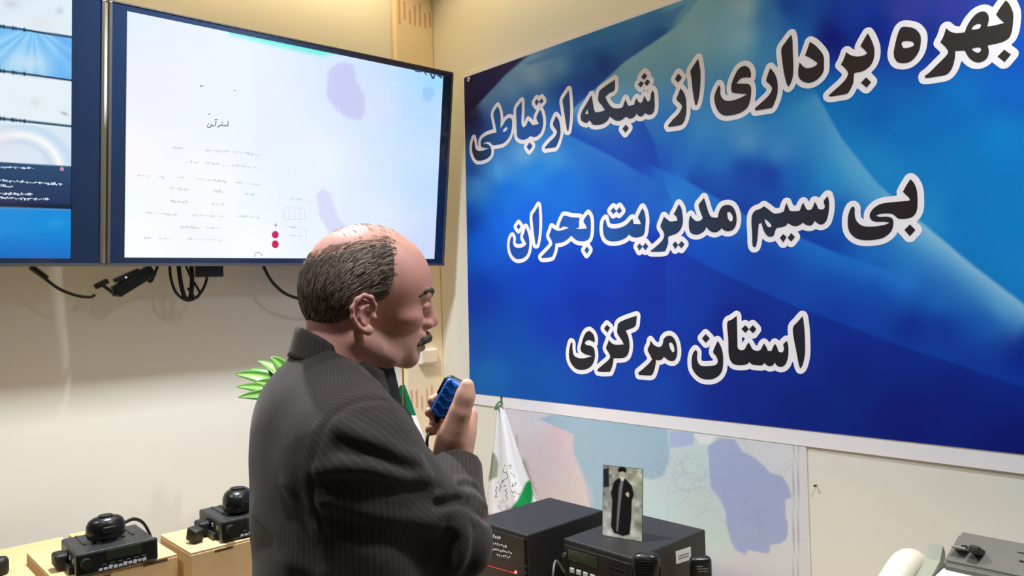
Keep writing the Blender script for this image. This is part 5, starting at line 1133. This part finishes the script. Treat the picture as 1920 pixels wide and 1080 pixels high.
carton(bx0, bx0 + .24, (p0.y + p1.y) / 2, (p0.y + p1.y) / 2 + .21, ZB + .01, 'cardboard box beside the man carrying the second mobile radio')
ry = ay0 + .30 + .012
e0 = hy(276, 1000, ry); e1 = hy(350, 990, ry)
carton(ax0 + .14, ax1 - .0, ry, ry + .20, e1.z, 'taller cardboard box against the wall behind the radio', slots=False)
carton(ax0 - .32, ax0 + .13, ry + .03, ry + .22, hy(30, 1062, ry + .03).z, 'low cardboard box at the left edge against the wall', slots=False)
carton(ax0 - .34, ax0 - .012, ay0 - .02, ay0 + .27, hz(0, 1085, ZB).z - .012, 'cardboard box at the left edge with a small black part on it')
M_rad = mat('radio_black', (40, 40, 41), 0.45, noise=0.05)
def radio(loc, rz, label):
    r = empty('mobile_radio', loc, label, 'radio', None, rz)
    B = lambda b, n, m, sm=None: b.build(n, m, r, smooth=sm, world=False)
    B(MB().box((0, .075, .026), (.160, .150, .046), bev=.005), 'case', M_rad)
    b = MB()
    for k in range(6): b.box((-.05 + .02 * k, .10, .0495), (.006, .085, .003))
    B(b, 'cooling_ribs', M_rad)
    B(MB().box((0, -.006, .026), (.166, .016, .050), bev=.005), 'front_panel', M_face)
    B(MB().box((.012, -.0145, .036), (.070, .002, .020)), 'display', M_disp)
    for k in range(6): B(MB().box((-.028 + .016 * k, -.0155, .016), (.010, .004, .007), bev=.001), 'key', M_blk2)
    b = MB(); rr_ = random.Random(4)
    for k in range(10): b.box((-.036 + .0098 * k, -.0178, .0105 + rr_.uniform(-.001, .001)), (.0075, .0006, .0085 * rr_.uniform(.5, 1)), rot=(0, rr_.uniform(-.4, .4), 0))
    B(b, 'front_lettering', mat('print_white', (205, 210, 218), 0.5))
    B(MB().tube([(-.064, -.012, .030), (-.064, -.030, .030)], .011, n=18), 'knob', M_blk2, 40)
    for k in range(3): B(MB().box((-.0805, .018 + .034 * k, .030), (.003, .007, .008)), 'side_screw', M_key)
    B(MB().box((-.094, .085, .022), (.028, .045, .030), bev=.007, seg=3), 'side_connector', M_blk2)
    for s in (-1, 1): B(MB().box((s * .0845, .075, .008), (.009, .1, .016), bev=.001), 'bracket', M_rad)
    return r
def palm_mic(loc, rz, label, cord):
    r = empty('palm_microphone', loc, label, 'microphone', None, rz)
    prof = [(.034, 0), (.041, .004), (.043, .014), (.042, .026), (.037, .034), (.028, .039), (.012, .041)]
    b = MB().lathe(prof, 28, M=Matrix.Diagonal((1.08, .80, 1, 1))); b.build('body', mat('mic_black', (20, 20, 21), 0.28), r, smooth=60, world=False)
    MB().box((.0, -.036, .02), (.03, .006, .012), bev=.002).build('talk_button', M_blk2, r, world=False)
    MB().tube([(0, 0, .0405), (0, 0, .0425)], .017, n=20).build('top_cap', M_blk2, r, smooth=40, world=False)
    MB().tube(cord, .0035, n=7, smooth=6).build('cord', M_blk2, r, smooth=60, world=False)
    return r
ra, rb_ = hz(160, 1074, ZB + .002), hz(294, 1046, ZB + .002); rz = -.04; sc_ = 1.04; o = rb_ - Vector((math.cos(rz), math.sin(rz), 0)) * .083 * sc_; rad1 = radio((o.x, o.y, ZB + .0005), rz, 'black mobile radio with knobs on the box nearest the left edge'); rad1.scale = (sc_,) * 3
m1 = hz(199, 1010, ZB + .052 * sc_); pm1 = palm_mic((m1.x, m1.y, ZB + .0545 * sc_), rz, 'rounded black palm microphone lying on the left radio', [(.04, .0, .02), (.07, .012, .022), (.10, .03, .005), (.118, .03, -.03), (.112, .03, -.047)]); pm1.scale = (sc_ * .88, sc_ * .88, sc_ * 1.2)
r2a, r2b = hz(412, 1016, ZB + .012), hz(520, 992, ZB + .012); dv2 = r2b - r2a; rz2 = -.04; dv2 = Vector((1, -.04, 0))
o2 = r2a + dv2.normalized() * .083 * sc_; rad2 = radio((o2.x, o2.y, ZB + .0105), rz2, 'black mobile radio half hidden behind the man\'s back'); rad2.scale = (sc_,) * 3
m2 = hz(447, 957, ZB + .062 * sc_); pm2 = palm_mic((m2.x, m2.y, ZB + .0625 * sc_), rz2 + .9, 'rounded black palm microphone on the radio behind the man\'s back', [(.04, .0, .02), (.07, .012, .022), (.085, .02, .006)]); pm2.scale = (sc_ * .95, sc_ * 1.05, sc_ * 1.32)
j = hz(366, 1002, ZB + .03); b = MB(); R_ = Euler((.25, .0, rz2 + .35)).to_matrix()
b.box((j.x, j.y, ZB + .030), (.030, .034, .034), rot=R_, bev=.006, seg=3)
plug = b.build('cable_plug', M_blk2, smooth=50); tag(plug, 'small black plug end lying at the left end of the second radio', 'plug')
j2 = hz(4, 1066, ZB + .0); bz = hz(0, 1085, ZB).z - .012
b = MB(); b.lathe([(.016, 0), (.02, .006), (.02, .03), (.016, .038), (.008, .04)], 18, c=(j2.x - .006, j2.y, bz)); plug2 = b.build('mic_socket', M_blk2, smooth=50); tag(plug2, 'small round black part on the box at the left edge of the picture', 'plug')

# ---------------------------------------------------------------- cables and adapters under the screens
cy = -.11
cb = MB(); P_ = lambda x, y, yy=cy: hy(x, y, yy)
cb.tube([P_(50, 488), P_(66, 508), P_(84, 522), P_(110, 541), P_(140, 553), P_(166, 557), P_(178, 553)], .0046, n=8, smooth=6)
cable = empty('video_cable', tuple(P_(100, 530)), 'black cable with a thick plug hanging under the left screen', 'cable', 'cables under the screens'); cb.build('lead', M_blk2, cable, smooth=60)
cb = MB(); cb.tube([P_(58, 500), P_(88, 522)], [.009, .008], n=10); cb.build('plug', M_blk, cable, smooth=40)
ad = empty('power_adapter', tuple(P_(240, 525)), 'black power adapter block hanging tilted under the right screen', 'adapter')
a0, a1_ = P_(216, 548), P_(285, 506); ang = math.atan2(a1_.z - a0.z, a1_.x - a0.x)
b = MB().box(a0.lerp(a1_, .5), ((a1_ - a0).length, .035, .038), rot=(0, -ang, 0), bev=.004); b.build('case', M_blk, ad)
b = MB().box(a0.lerp(a1_, .45) + Vector((-.016, -.004, .020)), (.075, .03, .014), rot=(0, -ang + .12, 0), bev=.003); b.build('cover', M_rad, ad)
MB().ball(a0.lerp(a1_, .35) + Vector((-.012, -.021, .02)), .0028).build('indicator_light', mat('led_white', (200, 205, 215), 0.3, emit=(230, 235, 245), estr=1.0), ad, smooth=180)
b = MB(); b.tube([a0 + Vector((-.008, 0, -.004)), a0 + Vector((.01, 0, .004))], [.010, .011], n=12); b.build('socket_end', M_blk2, ad, smooth=40)
b = MB(); b.box(P_(190, 532), (.04, .02, .016), rot=(0, -.5, 0), bev=.004); b.tube([P_(190, 533), P_(212, 549)], .005, n=8); b.build('input_plug', M_blk2, ad, smooth=40)
b = MB(); b.tube([P_(270, 515), P_(282, 528), P_(292, 508), P_(298, 490)], .0045, n=8, smooth=5); b.build('short_lead', M_blk2, ad, smooth=40)
lp = MB()
lp.tube([P_(318, 486), P_(320, 520), P_(330, 548), P_(350, 563), P_(370, 556), P_(384, 535), P_(388, 512), P_(380, 490)], .0045, n=8, smooth=6)
lp.tube([P_(334, 488), P_(338, 525), P_(346, 556), P_(356, 560), P_(360, 530), P_(358, 490)], .007, n=8, smooth=6)
lp.tube([P_(345, 490, cy - .01), P_(358, 520, cy - .01), P_(374, 548, cy - .01), P_(366, 558, cy - .01), P_(352, 540, cy - .01)], .004, n=8, smooth=6)
loop = lp.build('cable_bundle', M_blk2, smooth=60); tag(loop, 'looped bundle of black cables hanging under the right screen', 'cable', 'cables under the screens')
b = MB().box(P_(392, 508), (.085, .03, .040), bev=.004); jb = b.build('splitter', M_rad); tag(jb, 'small dark splitter box beside the looped cables under the right screen', 'adapter')
lp = MB(); lp.tube([P_(490, 488), P_(500, 512), P_(516, 535), P_(540, 553), P_(575, 562), P_(620, 560), P_(660, 530), P_(680, 490)], .0055, n=8, smooth=6)
l2 = lp.build('screen_cable', M_blk2, smooth=60); tag(l2, 'black cord looping down behind the man\'s head under the right screen', 'cable', 'cables under the screens')

# ---------------------------------------------------------------- plant behind the man
PD = 2.14; pot = hz(545, 1060, DZ); c0 = P(560, 760, PD)
pl_ = empty('potted_plant', (c0.x, c0.y, DZ), 'green leafy plant on the desk, its leaves showing behind the man\'s back', 'plant')
MB().lathe([(.05, 0), (.07, .01), (.078, .12), (.082, .13), (.074, .13), (.07, .11)], 28, c=(c0.x, c0.y, DZ)).build('pot', M_white, pl_, smooth=40)
MB().tube([(c0.x, c0.y, DZ + .1), (c0.x + .005, c0.y, DZ + .22), tuple(P(555, 735, PD))], [.011, .009, .007], n=10, smooth=4).build('stem', mat('stem_green', (110, 140, 70), 0.6), pl_, smooth=60)
M_leaf = vmat('leaf', 0.4, spec=0.5)
LEAF = [((560, 740), (500, 700), (441, 702), .030, 0), ((562, 745), (505, 725), (443, 725), .026, .02), ((562, 735), (520, 690), (482, 676), .030, .03), ((560, 742), (505, 735), (447, 745), .024, -.03), ((565, 735), (530, 685), (508, 669), .030, -.01), ((566, 740), (540, 700), (528, 672), .034, .05), ((566, 738), (545, 705), (520, 690), .036, -.06),
        ((560, 742), (520, 712), (470, 690), .036, .05), ((563, 748), (530, 722), (478, 716), .034, -.05), ((565, 735), (590, 690), (612, 700), .03, .02), ((565, 738), (600, 720), (640, 735), .03, -.02), ((565, 735), (575, 690), (590, 672), .03, .05)]
for k, (a_, m_, t_, wd, dz) in enumerate(LEAF):
    A0, A1, A2 = P(*a_, PD), P(*m_, PD + dz * .6), P(*t_, PD + dz * 1.6); n = 14; vs = []; fs = []; cs = []
    for i in range(n + 1):
        t = i / n; c_ = A0 * (1 - t) ** 2 + A1 * 2 * t * (1 - t) + A2 * t * t; tg = ((A1 - A0) * (1 - t) + (A2 - A1) * t).normalized()
        sdv = tg.cross(Vector((.25 * math.sin(k), -1, .35)).normalized()).normalized(); nv_ = sdv.cross(tg)
        w_ = wd * .8 * (math.sin(math.pi * min(1, (t * .92 + .08)) ** .8) ** .8 if t < 1 else 0) + .0004
        for s in (-1, -.5, 0, .5, 1):
            vs.append(c_ + sdv * (s * w_) + nv_ * (abs(s) * w_ * .35)); g = .5 + .5 * math.sin(s * 9 + k); cs.append(np.array((58, 116, 34)) * (1 - .4 * g) + np.array((112, 166, 62)) * .4 * g if s else np.array((150, 196, 92)))
    for i in range(n):
        for s in range(4): fs.append((i * 5 + s, i * 5 + s + 1, i * 5 + 6 + s, i * 5 + 5 + s))
    o = MB().add(vs, fs).build('leaf', M_leaf, pl_, smooth=180, cols=lin(np.array(cs))); md = o.modifiers.new('thickness', 'SOLIDIFY'); md.thickness = .0012

# ---------------------------------------------------------------- fax machine at the right edge
M_fax = mat('fax_white', (226, 228, 218), 0.45, noise=0.02); M_faxg = mat('fax_grey', (98, 98, 94), 0.5); M_cr = mat('fax_cradle', (150, 154, 140), 0.5)
ZF = 1.0
g1, g2, g3 = hz(1777, 1048, ZF - .035), hz(1808, 1003, ZF), hz(1925, 1018, ZF)
fx_ = empty('fax_machine', (g2.x - .1, g2.y - .14, DZ), 'white fax machine with a grey paper feed, cut by the right edge', 'fax machine')
yL = g2.y + .018; xB = min(g2.x, -.03)
# body: an extruded side profile (x along depth, z up)
prof = [(xB, DZ + .01), (xB, ZF - .03), (xB - .05, ZF - .045), (xB - .12, ZF - .05), (xB - .22, ZF - .085), (xB - .29, ZF - .125), (xB - .30, DZ + .03), (xB - .28, DZ + .01)]
b = MB(); n = len(prof); vs = [(x, yL, z) for x, z in prof] + [(x, yL - .32, z) for x, z in prof]
b.add(vs, [tuple(range(n)), tuple(range(2 * n - 1, n - 1, -1))] + [(i, i + n, (i + 1) % n + n, (i + 1) % n) for i in range(n)]); o = b.build('body', M_fax, fx_)
bm_ = bmesh.new(); bm_.from_mesh(o.data); bmesh.ops.recalc_face_normals(bm_, faces=bm_.faces); bmesh.ops.bevel(bm_, geom=list(bm_.edges), offset=.008, segments=3, affect='EDGES'); bm_.to_mesh(o.data); bm_.free()
# grey feed slope at the back
nrml = lambda u, v, o=0.0: Vector((xB - .006 - u * .095, yL - .012 - v * .30, ZF + .012 - u * .045 + o))
b = MB(); q4 = [nrml(0, 0), nrml(0, 1), nrml(1, 1), nrml(1, -.02)]
b.add(q4 + [p_ - Vector((0, 0, .05)) for p_ in q4], [(0, 1, 2, 3), (7, 6, 5, 4), (0, 4, 5, 1), (1, 5, 6, 2), (2, 6, 7, 3), (3, 7, 4, 0)]); o = b.build('paper_feed', M_faxg, fx_)
bm_ = bmesh.new(); bm_.from_mesh(o.data); bmesh.ops.recalc_face_normals(bm_, faces=bm_.faces); bmesh.ops.bevel(bm_, geom=list(bm_.edges), offset=.007, segments=3, affect='EDGES'); bm_.to_mesh(o.data); bm_.free()
Rs = Euler((0, math.atan2(-.045, -.095) + math.pi, 0)).to_matrix()
MB().box(nrml(.62, .17, .006), (.062, .020, .016), rot=Rs, bev=.005, seg=3).build('paper_guide', M_blk2, fx_)
MB().tube([nrml(.50, .075, -.001), nrml(.50, .075, .004)], .006, n=14).build('guide_screw', M_blk2, fx_, smooth=40)
MB().box(nrml(.58, .07, .001), (.055, .028, .004), rot=Rs, bev=.002).build('guide_plate', mat('fax_grey_light', (140, 140, 134), 0.5), fx_)
MB().box(nrml(.56, .64, .0005), (.004, .50 * .28, .003), rot=Rs).build('feed_slot', M_blk2, fx_)
MB().box(nrml(.34, .62, .0005), (.002, .52 * .28, .002), rot=Rs).build('feed_line', M_blk2, fx_)
# cradle and white receiver on the left side
b = MB(); x0_, x1_ = xB - .29, xB - .05
prof = [(x1_, ZF - .028), (x1_ - .012, ZF - .012), (x1_ - .03, ZF - .040), (x0_, ZF - .11), (x0_, DZ + .03), (x1_, DZ + .03)]
n = len(prof); vs = [(x, yL + .004, z) for x, z in prof] + [(x, yL + .032, z) for x, z in prof]
b.add(vs, [tuple(range(n - 1, -1, -1)), tuple(range(n, 2 * n))] + [((i + 1) % n, (i + 1) % n + n, i + n, i) for i in range(n)]); b.build('cradle', M_cr, fx_)
b = MB(); rc = yL + .062
b.tube([(x1_ + .0, rc, ZF - .105), (x1_ - .012, rc, ZF - .068), (x1_ - .055, rc, ZF - .054), (x1_ - .12, rc, ZF - .070), (x1_ - .19, rc, ZF - .10), (x1_ - .235, rc, ZF - .13), (x1_ - .245, rc, ZF - .17)], [.024, .030, .030, .029, .029, .031, .026], n=18, smooth=6)
b.box((x1_ - .115, rc, (ZF - .11 + DZ + .02) / 2), (.22, .054, ZF - .11 - DZ - .02), bev=.012, seg=3)
b.build('receiver', mat('receiver_white', (224, 218, 202), 0.5), fx_, smooth=50)
for dx in (.03, .26):
    for dy in (.03, .29): MB().tube([(xB - dx, yL - dy, DZ), (xB - dx, yL - dy, DZ + .012)], .012, n=12).build('rubber_foot', M_blk2, fx_, smooth=40)
